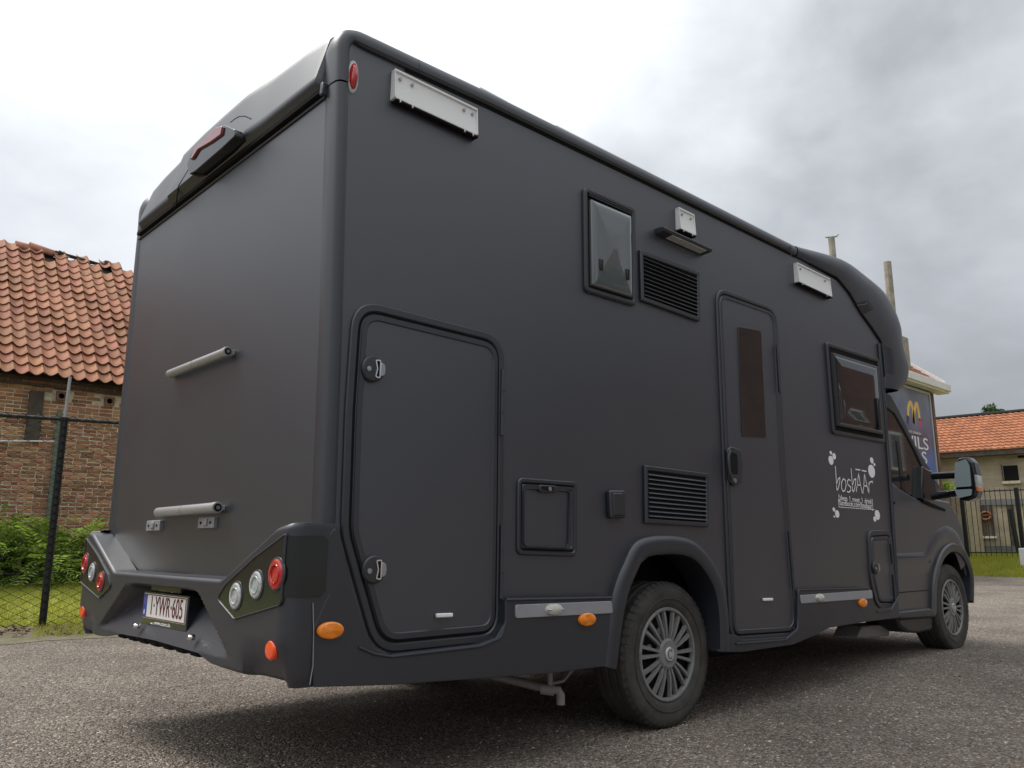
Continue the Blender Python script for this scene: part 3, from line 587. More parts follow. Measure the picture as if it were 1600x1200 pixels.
# raised bead along the edges
def bead(pts, r=.006, y=-.03, closed=False, m='grp', rr=.03, name='bead', off=0):
    p = rnd([S(*q, y) for q in pts], rr, 5, closed); return MB().tube([(a, y, b) for a, b in p] + ([(p[0][0], y, p[0][1])] if closed else []), r, 8).build(name, M[m], VAN)
bead([(790, 937), (956, 934)], .007, y=-.047)
bead([(560, 1011), (585, 1022), (612, 1026), (750, 1010), (783, 996), (790, 972), (790, 938)], .006, rr=.05, y=-.047)
bead([(1247, 985), (1247, 922), (1356, 919)], .006, rr=.02); bead([(1150, 1006), (1228, 1000), (1246, 985), (1248, 950)], .006, rr=.05)
bead([(1371, 956), (1393, 953), (1404, 932)], .006, rr=.03)
bead([(484, 1070), (489, 1040), (490, 985), (489, 942)], .002, -.049, m='alu', rr=.02, name='seam_line')
# silver strips with small white marker lamps
for yo, pts, nub in ((.019, [(805, 945), (955, 939), (957, 958), (805, 966)], (863, 952)), (0, [(1250, 930), (1362, 922), (1363, 935), (1251, 943)], (1283, 934))):
    o = MB().prism(rnd([S(*p, -.03 - yo) for p in pts], .012, 3), -.034 - yo, -.02 - yo, side).build('silver_strip', M['silver'], VAN, bevel=.002)
    x, z = S(*nub, -.045); r = .052
    MB().lathe([(.0001, .022), (.5 * r, .020), (.9 * r, .012), (r, 0)], (x, -.034 - yo, z), (0, -1, 0), 24, ez=.5).build('marker_lamp', M['ivory'], o)
    MB().box((x - .05, -.054 - yo, z - .0035), (x + .05, -.045 - yo, z + .0035)).build('lamp_band', M['chrome'], o, bevel=.002)
# orange side markers
for (px, py), rx_, yo in (((517, 985), .052, .024), ((918, 968), .058, .02), ((1349, 942), .062, 0)):
    x, z = S(px, py, -.035 - yo); mb = MB().lathe([(.030, 0), (.029, .010), (.024, .015), (.0001, .018)], (0, 0, 0), (0, -1, 0), 30)
    mb.v = [(v[0] * rx_ / .030 + x, v[1] - .028 - yo, v[2] * 1.0 + z) for v in mb.v]
    o = mb.build('side_marker', M['orange'], VAN)
    for s_ in (-1, 1): MB().tube([(x + s_ * rx_ * .8, -.034 - yo, z), (x + s_ * rx_ * .8, -.041 - yo, z)], .003, 8).build('screw', M['seal'], o)
# red clearance lamp high at the rear corner
x, z = S(553, 118, -.01); mb = MB().lathe([(.03, 0), (.028, .012), (.018, .024), (.0001, .028)], (0, 0, 0), (0, -1, 0), 24)
mb.v = [(v[0] * .62 + x, v[1] - .0, v[2] * 2.0 + z) for v in mb.v]; o = mb.build('clearance_lamp', M['redlens'], VAN)
mb = MB().lathe([(.042, 0), (.041, .004), (.032, .007), (.030, .003)], (0, 0, 0), (0, -1, 0), 24); mb.v = [(v[0] * .62 + x, v[1], v[2] * 1.8 + z - .003) for v in mb.v]; mb.build('lamp_rim', M['clear'], o)

# ---- wheel arch moulding
def wheel_arch(outer, y, wdt, prow, name='wheel_arch', rr=.12):
    p = dens([S(*q, y) for q in outer], 7); mb = MB()
    sweep(mb, p[::-1], [(0, 0.0), (0, -prow * .55), (.008, -prow * .8), (.030, -prow), (wdt - .012, -prow * 1.0), (wdt, -prow * .8), (wdt, .14)], side, False)
    return mb
mb = wheel_arch([(942, 1041), (957, 938), (976, 882), (1002, 843), (1062, 838), (1098, 856), (1127, 902), (1138, 955), (1140, 1017)], -.03, .095, .042)
fix_normals(mb.build('wheel_arch', M['grp'], VAN))
MB().box((1.45, .35, .38), (2.9, .40, 1.05)).build('wheel_well', M['dark'], VAN, smooth=False)
MB().box((1.50, .02, .93), (2.62, .40, .97)).build('well_liner', M['dark'], VAN, smooth=False)
MB().box((1.50, .05, .45), (1.53, .40, .95)).build('well_liner', M['dark'], VAN, smooth=False)
MB().box((2.56, .05, .36), (2.60, .40, .95)).build('well_liner', M['dark'], VAN, smooth=False)

# ---- framed doors and hatches
def framepr(w_, y, h, rd=.005): return [(0, y), (0, y - h + rd), (rd, y - h), (w_ - rd, y - h), (w_, y - h + rd), (w_, y)]
def door_px(outer, wfr, gap, name, rr, th=.010, frh=.012, y=0.0, inner_m='wrap', framem='grp', lipw=.03):
    p = [S(*q, y) for q in outer]; g = wfr + gap
    d = MB().prism(rp(p, rr, g), y - th, y + .01, side).build(name, M[inner_m], VAN, bevel=.003)
    sweepr(MB(), p, rr, framepr(wfr, y, frh), side).build('door_frame', M[framem], d)
    sweepr(MB(), p, rr, [(wfr - .001, y - .004), (g + .001, y - .004), (g + .001, y + .001)], side).build('door_seal', M['seal'], d, smooth=False)
    sweepr(MB(), p, rr, [(g + .001, y - th + .002), (g + .004, y - th - .005), (g + lipw - .006, y - th - .005), (g + lipw, y - th + .002)], side).build('door_edge', M['grp'], d)
    return d, p
def hinge(d, px, pa, pb, y=-.02):
    x0, z0 = S(*pa, y); x1, z1 = S(*pb, y); o = MB().tube([(x0, y, z0), (x1, y, z1)], .010, 10).build('hinge', M['grp'], VAN)
    for k in (.33, .66): MB().tube([(x0 + (x1 - x0) * (k - .012), y, z0 + (z1 - z0) * (k - .012)), (x0 + (x1 - x0) * (k + .012), y, z0 + (z1 - z0) * (k + .012))], .0125, 10).build('hinge_knuckle', M['trim'], o)
def latch(d, px, py, r=.052, y=-.014, sx=1.0):
    x, z = S(px, py, y - .01); o = MB().lathe([(r, 0), (r, .008), (r * .9, .014), (r * .4, .016), (.0001, .016)], (x, y, z), (0, -1, 0), 32).build('latch', M['trim'], VAN)
    MB().lathe([(.010, .014), (.010, .019), (.0001, .020)], (x - r * .48, y, z - r * .1), (0, -1, 0), 14).build('lock_barrel', M['alu'], o)
    q = rnd([(x - r * .02, z + r * .68), (x + r * .50, z + r * .72), (x + r * .50, z - r * .72), (x + r * .02, z - r * .68), (x + .16 * r, z)], .008, 3)
    mb = MB(); sweep(mb, q, [(0, y - .012), (.0, y - .021), (.005, y - .021), (.0055, y - .012)], side); mb.build('handle_rim', M['chrome'], o)
    MB().prism(offs(q if area(q) > 0 else q[::-1], .004), y - .0175, y - .01, side).build('handle_pocket', M['seal'], o, smooth=False)
    MB().prism(rnd([(x + r * .50, z + r * .60), (x + r * .86, z + r * .38), (x + r * .92, z), (x + r * .86, z - r * .38), (x + r * .50, z - r * .60)], .008, 3), y - .022, y - .01, side).build('handle_flap', M['alu'], o, bevel=.003)
hatch, _ = door_px([(550, 466), (787, 527), (785, 780), (782, 1001), (584, 1022), (531, 835), (538, 640)], .033, .010, 'garage_door', [.13, .13, .1, .12, .15, .25, .3])
latch(hatch, 584, 576); latch(hatch, 585, 890)
hinge(hatch, 0, (786, 577), (784, 680)); hinge(hatch, 0, (785, 820), (783, 935))
def pull(d, pa, pb, y=-.014):
    a, b = S(*pa, y - .01), S(*pb, y - .01); MB().box((a[0], y - .016, a[1] - .008), (b[0], y, a[1] + .008)).build('pull_tab', M['white'], d, bevel=.004)
pull(hatch, (682, 962), (707, 961))
edoor, _ = door_px([(1116, 448), (1212, 483), (1226, 740), (1247, 994), (1139, 1002), (1128, 730)], .026, .008, 'entrance_door', [.12, .13, .2, .13, .10, .2], lipw=.028)
hinge(edoor, 0, (1214, 540), (1219, 612)); hinge(edoor, 0, (1233, 830), (1240, 920))
pull(edoor, (1193, 937), (1207, 936))
MB().prism(rnd([S(*p, -.014) for p in [(1153, 510), (1189, 517), (1197, 684), (1160, 682)]], .012, 3), -.0145, -.008, side).build('door_window', M['glass'], edoor, bevel=.001)
h0 = [S(*p, -.02) for p in [(1135, 702), (1141, 697), (1156, 703), (1159, 725), (1158, 755), (1146, 760), (1138, 752)]]
o = MB().prism(rnd(h0, .03, 4), -.030, -.01, side).build('door_handle', M['trim'], VAN, bevel=.008)
MB().prism(rnd([S(*p, -.03) for p in [(1141, 706), (1152, 709), (1153, 742), (1143, 740)]], .02, 4), -.031, -.02, side).build('handle_pocket', M['seal'], o)
MB().tube([(*(lambda q: (q[0], -.045, q[1]))(S(*p, -.045)),) for p in [(1141, 704), (1138, 715), (1139, 735), (1144, 750)]], .008, 8).build('grip', M['grp'], o)
x, z = S(1148, 751, -.03); MB().lathe([(.014, 0), (.013, .006), (.0001, .007)], (x, -.030, z), (0, -1, 0), 14).build('lock_barrel', M['alu'], o)
# low hatch by the cab
lh, _ = door_px([(1354, 829), (1391, 827), (1399, 951), (1369, 951), (1358, 905)], .040, .008, 'locker_door', [.09, .09, .09, .12, .3], lipw=.03)
latch(lh, 1369, 887, .046); hinge(lh, 0, (1392, 850), (1395, 880)); hinge(lh, 0, (1396, 898), (1399, 938))
# service hatch
sh, _ = door_px([(807, 746), (900, 753), (900, 870), (806, 867)], .022, .006, 'service_hatch', .035, lipw=.018)
sweepr(MB(), [S(*p, -.02) for p in [(818, 760), (893, 765), (891, 858), (818, 855)]], .03, [(0, -.012), (.002, -.020), (.009, -.020), (.011, -.012)], side).build('inner_bead', M['grp'], sh)
o = MB().prism(rnd([S(*p, -.02) for p in [(841, 757), (870, 759), (869, 770), (842, 769)]], .018, 4), -.024, -.01, side).build('latch', M['trim'], VAN, bevel=.004)
MB().prism(rnd([S(*p, -.024) for p in [(846, 760), (866, 761), (865, 767), (847, 766)]], .010, 4), -.0245, -.015, side).build('latch_pocket', M['seal'], o)
x, z = S(859, 764, -.024); MB().lathe([(.010, 0), (.010, .004), (.0001, .005)], (x, -.024, z), (0, -1, 0), 12).build('lock_barrel', M['alu'], o)
# socket flap
o = MB().prism(rnd([S(*p, -.02) for p in [(951, 766), (975, 766), (976, 810), (953, 810)]], .012, 4), -.030, 0, side).build('socket_flap', M['grp'], VAN, bevel=.008)
MB().prism(rnd([S(*p, -.03) for p in [(957, 770), (973, 770), (974, 806), (958, 806)]], .008, 3), -.036, -.02, side).build('flap_lid', M['trim'], o, bevel=.006)
# ventilation grilles with single slats
def grille(c4, n):
    p = [S(*q, 0) for q in c4]; p0 = rnd(p, .012, 3)
    if area(p0) < 0: p0 = p0[::-1]
    o = MB().prism(p0, -.004, .01, side).build('vent_grille', M['dark'], VAN)
    sweepr(MB(), p, .012, framepr(.026, 0, .018), side).build('grille_frame', M['grp'], o)
    x0 = min(q[0] for q in p) + .03; x1 = max(q[0] for q in p) - .03; z1 = (p[0][1] + p[1][1]) / 2 - .034; z0 = (p[2][1] + p[3][1]) / 2 + .030; st = (z1 - z0) / n; first = None
    for k in range(n):
        z = z1 - (k + .5) * st
        if first is None:
            first = MB().prism([(-.006, st * .30), (-.018, -st * .05), (-.020, -st * .22), (-.016, -st * .22), (-.006, st * .12)], x0, x1, lambda u, v, t: (t, u, v)).build('slat', M['grp'], o); first.location.z = z
        else: inst(first, o, (0, 0, z))
grille([(1004, 727), (1104, 740), (1104, 824), (1005, 818)], 10)
grille([(997, 391), (1090, 426), (1091, 503), (999, 470)], 10)
# side windows
def window(c4, rr, pane_in, m='glass', proud=.022, top=.03):
    p = [S(*q, 0) for q in c4]
    o = MB().prism(rp(p, rr, .01), -.006, .01, side).build('window', M['seal'], VAN)
    sweepr(MB(), p, rr, framepr(.030, 0, .018, .008), side).build('window_frame', M['trim'], o)
    zs = [b for a, b in p]; cz = sum(zs) / 4; base = [(a, b - top * (.5 if b < cz else 1.5) * .3) for a, b in p]
    rows = []
    for u, y in ((0, -.006), (0, -.018), (.004, -.024), (.012, -.028), (.03, -.031)): rows.append([side(a, b, y) for a, b in rp(base, rr + .02, pane_in + u, 6)])
    q = rp(base, rr + .02, pane_in, 6); cx = sum(a for a, b in q) / len(q); cz = sum(b for a, b in q) / len(q); q2 = rp(base, rr + .02, pane_in + .03, 6)
    for k, y in ((.7, -.0335), (.35, -.0345), (.001, -.035)): rows.append([side(cx + (a - cx) * k, cz + (b - cz) * k, y) for a, b in q2])
    fix_normals(MB().grid(rows, True).build('window_pane', M[m], o, ang=60))
    return o, q, base
wo, q, wb = window([(909, 292), (990, 327), (992, 480), (911, 456)], .035, .046, 'acry')
x0, x1 = min(a for a, b in q), max(a for a, b in q); zt = max(b for a, b in q); zb = min(b for a, b in q)
for k in range(3): MB().box((x0 - .01, -.020, zt + .010 + k * .012), (x1 + .01, -.008, zt + .016 + k * .012)).build('hinge_rail', M['trim'], wo, bevel=.002)
for xx in (x0 + .05, x1 - .07): MB().box((xx, -.043, zb + .09), (xx + .022, -.030, zb + .15)).build('window_catch', M['gloss'], wo, bevel=.003)
wo, q, wb = window([(1288, 534), (1371, 561), (1381, 693), (1299, 678)], .03, .075, 'glass', top=.02)
sweepr(MB(), wb, .05, [(.062, -.006), (.066, -.026), (.082, -.030), (.088, -.024)], side).build('pane_bead', M['trim'], wo)
x1 = max(a for a, b in q); zb = min(b for a, b in q); MB().box((x1 - .10, -.050, zb + .03), (x1 - .07, -.035, zb + .28)).build('stay_arm', M['gloss'], wo, bevel=.005)

# ---- awning lights / brackets high on the side
def awning_bracket(pts, pins):
    q = [S(*p, -.035) for p in pts]; x0, x1 = min(a for a, b in q), max(a for a, b in q); z1 = max(b for a, b in q[:2]); z0 = min(b for a, b in q[2:])
    prof = [(0, z1), (-.018, z1), (-.022, z1 - .012), (-.019, z1 - .030), (-.034, z0 + .012), (-.034, z0), (0, z0 + .0)]
    o = MB().prism(prof, x0, x1, lambda u, v, t: (t, u, v)).build('awning_bracket', M['white'], VAN, bevel=.002)
    MB().box((x0 - .004, -.030, z1 - .004), (x1 + .004, -.0, z1 + .006)).build('bracket_flange', M['white'], o, bevel=.002)
    MB().box((x0 + .006, -.034, z0 - .010), (x1 + .008, .0, z0 - .0005)).build('bracket_foot', M['seal'], o, bevel=.002)
    for e in (x0 - .003, x1): MB().prism([(0, z1 + .004), (-.028, z1 + .002), (-.037, z0 + .004), (0, z0)], e, e + .004, lambda u, v, t: (t, u, v)).build('end_plate', M['white'], o)
    for k in pins:
        xx = x0 + (x1 - x0) * k; MB().tube([(xx, -.018, z1 - .030), (xx, -.030, z1 - .030)], .007, 10).build('bolt', M['alu'], o)
        MB().tube([(xx, -.031, z0 - .0), (xx, -.033, z0 - .012)], .005, 8).build('pin', M['alu'], o)
awning_bracket([(620, 109), (746, 170), (746, 205), (620, 153)], (.06, .2, .84, .95))
awning_bracket([(1064, 328), (1086, 336), (1086, 364), (1064, 357)], (.2, .8))
awning_bracket([(1249, 414), (1298, 436), (1298, 459), (1249, 440)], (.1, .85))
a, b = S(1038, 356, -.06), S(1112, 387, -.06); z_ = (a[1] + b[1]) / 2
o = MB().prism(rnd([(0, z_ + .012), (-.05, z_ + .008), (-.070, z_ - .008), (-.060, z_ - .022), (0, z_ - .028)], .006, 3), a[0], b[0], lambda u, v, t: (t, u, v)).build('awning_lamp', M['trim'], VAN, bevel=.004)
MB().prism([(-.008, z_ - .0285), (-.056, z_ - .0235), (-.056, z_ - .027), (-.008, z_ - .032)], a[0] + .08, b[0] - .05, lambda u, v, t: (t, u, v)).build('diffuser', M['clear'], o)

# ---- overcab nose
g0 = [(3.655, 2.955), (4.26, 2.95), (4.45, 2.875), (4.63, 2.753), (4.80, 2.67), (4.955, 2.585), (4.968, 2.45), (4.97, 2.30), (4.968, 2.205)]
sil = [(1238, 382), (1299, 406), (1340, 432), (1375, 462), (1396, 507), (1400, 545), (1409, 578), (1404, 602), (1389, 614)]
o0 = [S(*p, .10) for p in sil]; o0[0] = (3.655, 3.055)
gd, od = [], []
for i in range(len(g0) - 1):
    for k in range(6): gd.append((g0[i][0] + (g0[i + 1][0] - g0[i][0]) * k / 6, g0[i][1] + (g0[i + 1][1] - g0[i][1]) * k / 6))
gd.append(g0[-1]); od = dens(o0, 6); rows = []
for (gx, gz_), (ox, oz) in zip(gd, od):
    L_ = lambda k: (gx + (ox - gx) * k, gz_ + (oz - gz_) * k); r = []
    for k, y in ((0, .004), (.02, -.012), (.3, -.024), (.55, -.022), (.75, -.012), (.88, .012), (.96, .05), (1, .10)): a, b = L_(k); r.append((a, y, b))
    for y in (.2, .4, .7, 1.16):
        f_ = math.sin((y - .1) / 1.06 * math.pi / 2); fx = max(0, min(1, (ox - 4.3) / 1.0)); r.append((ox + .05 * f_ * fx, y, oz + .015 * f_ * (1 if oz > 2.9 else 0)))
    r += [(p[0], W - p[1], p[2]) for p in r[-2::-1]]
    rows.append(r)
nose = fix_normals(MB().grid(rows).build('overcab_nose', M['grp'], VAN, ang=50))
MB().tube([(a, -.004, b) for a, b in gd[2:-6]], .008, 6).build('nose_seal', M['seal'], VAN)
# underside of the nose
MB().prism([(4.97, 2.21), (5.06, 2.2), (5.3, 2.27), (5.33, 2.36), (5.0, 2.36)], .03, W - .03, side).build('nose_underside', M['dark'], VAN, bevel=.02)
def seam(pts, y=-.026, r=.003, m='trim'): MB().tube([(*(lambda q: (q[0], y, q[1]))(S(*p, y)),) for p in pts], r, 6).build('nose_seam', M[m], VAN)
seam([(1339, 477), (1350, 476), (1362, 470), (1373, 462)], -.018); seam([(1236, 401), (1236.5, 392), (1235, 384)], -.03)
# B-pillar edge moulding
p = [S(*q, -.01) for q in [(1374, 537), (1383, 640), (1395, 800), (1403, 935)]]
MB().tube([(a, -.006, b) for a, b in p], .014, 8).build('edge_moulding', M['grp'], VAN)
# roof fittings peeping over the edge
o = MB().box((.80, .30, 3.03), (1.15, .80, 3.10)).build('roof_vent', M['white'], VAN, bevel=.02)
o = MB().box((1.35, .28, 3.03), (2.15, .9, 3.115)).build('skylight', M['white'], VAN, bevel=.02)

for xa, xb, hh in ((.757, .93, .016), (1.27, 1.93, .014)): MB().add([(xa, .03, ztop(xa) - .01), (xb, .03, ztop(xb) - .01), (xb, .07, ztop(xb) - .01), (xa, .07, ztop(xa) - .01), (xa, .03, ztop(xa) + hh), (xb, .03, ztop(xb) + hh * .6), (xb, .07, ztop(xb) + hh * .6), (xa, .07, ztop(xa) + hh)], [(0, 3, 2, 1), (4, 5, 6, 7), (0, 1, 5, 4), (1, 2, 6, 5), (2, 3, 7, 6), (3, 0, 4, 7)]).build('solar_panel_edge', M['white'], VAN, smooth=False)
# ---- lettering on the side
def vinyl(px, py): x, z = S(px, py, -.001); return (x, -.0018, z)
def stroke(pts, wdt, parent, name='letter_stroke'):
    P_ = [S(*q, -.001) for q in pts]; v = []
    for s_ in (-1, 1): v.append([(a, -.0022, b) for a, b in offs(P_, s_ * wdt / 2, False)])
    return MB().grid(v).build(name, M['print'], parent, smooth=False)
LG = thing('lettering', '', ''); del LG['label'], LG['category']; LG.parent = VAN
Lt = lambda u, v: (1270 + u / 4.4429, 690 + v / 4.4444)
def letter(strokes, name='letter'):
    first = None
    for s_ in strokes:
        P_ = [S(*Lt(*q), -.001) for q in s_]; v = [[(a, -.0022, b) for a, b in offs(P_, k * .0045, False)] for k in (-1, 1)]
        if first is None: first = MB()
        first.grid(v)
    return first.build(name, M['print'], LG, smooth=False)
letter([[(155, 170), (160, 240), (165, 335)], [(163, 300), (175, 260), (187, 250), (186, 280), (176, 325), (166, 338)]])
letter([[(208, 262), (198, 285), (198, 325), (208, 345), (222, 340), (230, 305), (226, 270), (212, 258), (208, 262)]])
letter([[(262, 272), (248, 262), (238, 275), (243, 300), (262, 315), (262, 340), (248, 352), (236, 345)]])
letter([[(264, 185), (270, 260), (276, 348)], [(273, 310), (285, 265), (298, 258), (296, 290), (288, 335), (277, 350)]])
letter([[(300, 350), (310, 280), (316, 218)], [(316, 218), (328, 290), (342, 358)], [(294, 192), (328, 197)], [(305, 300), (330, 302)]])
letter([[(346, 360), (354, 285), (357, 222)], [(357, 222), (372, 295), (388, 362)], [(338, 200), (372, 207)], [(350, 306), (374, 309)]])
letter([[(388, 362), (388, 330), (387, 285)], [(387, 310), (394, 282), (412, 276), (415, 290)]])
def tx(s, u, v, size, xs=1.0, sh=0):
    x, z = S(*Lt(u, v), -.001); return text(s, 'lettering_line', M['print'], LG, (x, -.002, z), SROT, size, .0005, xs)
tx('[sleep  I  meet  I  drink]', 300, 405, .056, 1.0); tx('[facebook.com/bosbaar]', 300, 438, .056, 1.0)
MB().grid([[vinyl(*Lt(180, 452)), vinyl(*Lt(430, 471))], [vinyl(*Lt(180, 456)), vinyl(*Lt(430, 475))]]).build('underline', M['print'], LG, smooth=False)
for u, v, a, b in [(125, 78, 8, 12), (148, 102, 11, 22), (126, 130, 16, 31), (409, 131, 11, 21), (427, 159, 6, 11), (408, 206, 22, 44), (146, 472, 8, 14), (169, 503, 14, 26), (149, 521, 5, 7), (448, 510, 16, 34), (430, 538, 9, 18)]:
    x, z = S(*Lt(u, v), -.001); x2, _ = S(*Lt(u + a, v), -.001); _, z2 = S(*Lt(u, v - b), -.001); ax, az = x2 - x, z2 - z
    MB().prism([(x + ax * math.cos(t), z + az * math.sin(t)) for t in np.linspace(0, 2 * math.pi, 28)[:-1]], -.0022, 0, side).build('paw_print_dot', M['print'], LG, smooth=False)
# ================================================================== wheels
def tyre_mesh(R, wd, r0):
    h = wd / 2
    prof = [(r0 - .01, -h * .60), (r0, -h * .82), (r0 + .012, -h * .90), (r0 + .03, -h * .96), (R * .86, -h * 1.0), (R * .93, -h * .97), (R * .965, -h * .90), (R * .985, -h * .80), (R * .998, -h * .70)]
    x_ = []
    for g in (-.42, 0, .42): x_ += [(R, h * (g - .04) - .004), (R - .011, h * (g - .04) + .002), (R - .011, h * (g + .04) - .002), (R, h * (g + .04) + .004)]
    return prof + [(R, -h * .6)] + x_ + [(R, h * .6)] + [(a, -b) for a, b in prof[::-1]]
def wheel(x, z, y, R, sg=1):
    g = thing('wheel', '', ''); del g['label'], g['category']; g.parent = VAN; g.location = (x, y + .1175, z); r0 = .234
    ty = MB().lathe(tyre_mesh(R, .235, r0), (0, 0, 0), (0, 1, 0), 72).build('tyre', M['tyre'], g, ang=25)
    lug = MB()
    for k in range(54):
        t = 2 * math.pi * k / 54; c, s_ = math.cos(t), math.sin(t)
        for sd in (-1, 1):
            pts = []
            for dt, r_, yy in ((-.036, R * .958, -.1125), (.036, R * .958, -.1125), (.036, R * 1.004, -.090), (-.036, R * 1.004, -.090), (-.030, R * 1.006, -.074), (.030, R * 1.006, -.074), (.034, R * .92, -.1175), (-.034, R * .92, -.1175)):
                tt_ = t + dt; pts.append((r_ * math.cos(tt_), yy * sd, r_ * math.sin(tt_)))
            lug.add(pts, [(0, 1, 2, 3), (3, 2, 5, 4), (7, 6, 1, 0)] if sd == 1 else [(3, 2, 1, 0), (4, 5, 2, 3), (0, 1, 6, 7)])
    tr = lug.build('tread', M['tyre'], g, smooth=False); tr['kind'] = 'stuff'
    MB().lathe([(r0 + .045, -.1178), (r0 + .05, -.1195), (r0 + .055, -.1178)], (0, 0, 0), (0, 1, 0), 72).build('sidewall_ring', M['tyre'], g)
    MB().lathe([(.225, -.055), (.16, -.05), (.08, -.06), (.0001, -.06)], (0, 0, 0), (0, 1, 0), 48).build('rim', M['dark'], g)
    tm = MB().lathe([(.236, -.092), (.237, -.103), (.232, -.109), (.222, -.108), (.218, -.100), (.216, -.085)], (0, 0, 0), (0, 1, 0), 72).build('wheel_trim', M['hub'], g)
    MB().lathe([(.080, -.085), (.078, -.105), (.066, -.112), (.05, -.110), (.0001, -.110)], (0, 0, 0), (0, 1, 0), 40).build('trim_centre', M['hub'], g)
    MB().lathe([(.036, -.108), (.036, -.116), (.032, -.119), (.0001, -.119)], (0, 0, 0), (0, 1, 0), 30, ez=1.35 if False else 1.0).build('badge', M['badge'], g)
    mb = MB().tube([(.012 * math.cos(t) * 1.4, -.1195, .022 * math.sin(t)) for t in np.linspace(.6, 5.6, 14)], .0022, 6); mb.build('emblem', M['trim'], g)
    sp0 = MB()
    for a_, b_ in ((.0, 1),):
        pts = []
        for r_, w1, yo in ((.070, .0075, -.104), (.12, .0085, -.109), (.18, .0105, -.106), (.222, .0125, -.100)):
            pts.append([(r_, yo + .016, -w1), (r_, yo, -w1 * .75), (r_, yo, w1 * .75), (r_, yo + .016, w1)])
        sp0.grid(pts)
    sp = sp0.build('spoke', M['hub'], g)
    n_ = 10
    for k in range(n_):
        for e in (-.125, .125):
            t = 2 * math.pi * k / n_ + e + .1
            if k == 0 and e < 0: sp.rotation_euler = (0, t, 0)
            else: inst(sp, g, rot=(0, t, 0))
    dk = MB().lathe([(.018, -.06), (.018, -.070), (.0001, -.072)], (.115, 0, 0), (0, 1, 0), 12).build('wheel_nut', M['steelgrey'], g)
    for k in range(1, 6): inst(dk, g, rot=(0, k * math.pi / 3 + .3, 0))
    if sg == -1: g.rotation_euler = (0, 0, math.pi)
    return g
hx, hz = S(1046, 1022, .05); wheel(hx, hz, .045, .368)
fx_, fz_ = S(1489, 948, .11); wheel(fx_, fz_ - .005, .10, .362)
g2 = wheel(hx, hz, W - .28, .368, -1); g3 = wheel(fx_, fz_ - .005, W - .335, .362, -1)

# ================================================================== cab
YC = .12
lowp = [(1384, 745), (1392, 752), (1408, 764), (1428, 777), (1440, 782), (1460, 779), (1484, 784), (1496, 805), (1505, 828), (1508, 856), (1517, 876), (1522, 900), (1521, 924), (1516, 944)]
lp = [S(*p, YC) for p in lowp]; bot = [S(*p, YC) for p in [(1513, 943), (1513, 905), (1505, 876), (1490, 862), (1478, 866), (1467, 885), (1457, 925), (1453, 955), (1405, 963)]]
lp[0] = (4.95, lp[0][1]); bot[-1] = (4.95, bot[-1][1])
cabp = lp + [(lp[-1][0] - .02, .50)] + [(bot[0][0], .50)] + bot[1:]
# lofted body side: bulges outward at the belt, tucks in at the shoulder
CB = MB().prism(cabp, YC, YC + .12, side).build('cab_body', M['wrap'], VAN, bevel=.025, seg=3)
def inn(p_, k): return p_
hood = [S(*p, .35) for p in [(1484, 784), (1496, 805), (1505, 828), (1508, 856), (1517, 876), (1520, 900), (1519, 924)]]
h0_ = [(5.3, 1.30), (6.0, 1.44)] + lp[6:13] + [(6.80, .50), (6.65, .50), (6.65, .90), (5.3, .9)]
MB().prism(h0_, YC + .10, 2 * CY - YC - .10, side).build('bonnet', M['wrap'], VAN, bevel=.05, seg=3)
MB().prism(cabp, 2 * CY - YC, 2 * CY - YC - .12, side).build('cab_body', M['wrap'], VAN, bevel=.02)
MB().box((4.9, .35, .5), (6.6, 1.95, 1.3)).build('engine_bay', M['dark'], VAN, smooth=False)
# pillars and side glass
win = [S(*p, .15) for p in [(1384, 628), (1396, 647), (1410, 672), (1426, 702), (1438, 728), (1441, 742), (1441, 781), (1426, 776), (1405, 762), (1388, 749)]]
win[0] = (4.93, win[0][1] + .03); win[-1] = (4.93, win[-1][1])
pil = [S(*p, .14) for p in [(1384, 606), (1391, 617), (1402, 637), (1415, 664), (1427, 690), (1440, 714), (1453, 733), (1460, 779), (1441, 783)]]
pil[0] = (4.93, pil[0][1])
pz = MB().prism(pil[:8] + [win[6]] + [win[5], win[4], win[3], win[2], win[1], win[0]], .135, .19, side).build('windscreen_pillar', M['trim'], VAN, bevel=.008)
sg_ = MB().prism(win, .148, .154, side).build('side_glass', M['glass'], VAN, smooth=False)
dv = [S(*p, .145) for p in [(1400, 688), (1404, 688), (1415, 768), (1409, 765)]]; MB().prism(dv, .142, .15, side).build('window_divider', M['gloss'], sg_, bevel=.002)
# windscreen
pa = [S(*p, .14) for p in [(1391, 617), (1402, 637), (1415, 664), (1427, 690), (1440, 714), (1453, 733)]] + [S(1470, 781, .3)]
MB().grid([[(a, y, b) for a, b in pa] for y in (.19, .3, .6, 1.16, 1.72, 2.02, 2.13)]).build('windscreen', M['glass'], VAN)
MB().prism([(4.93, 1.3), (6.0, 1.45), (4.93, 2.15)], .25, 2.07, side).build('cab_interior', M['dark'], VAN, smooth=False)
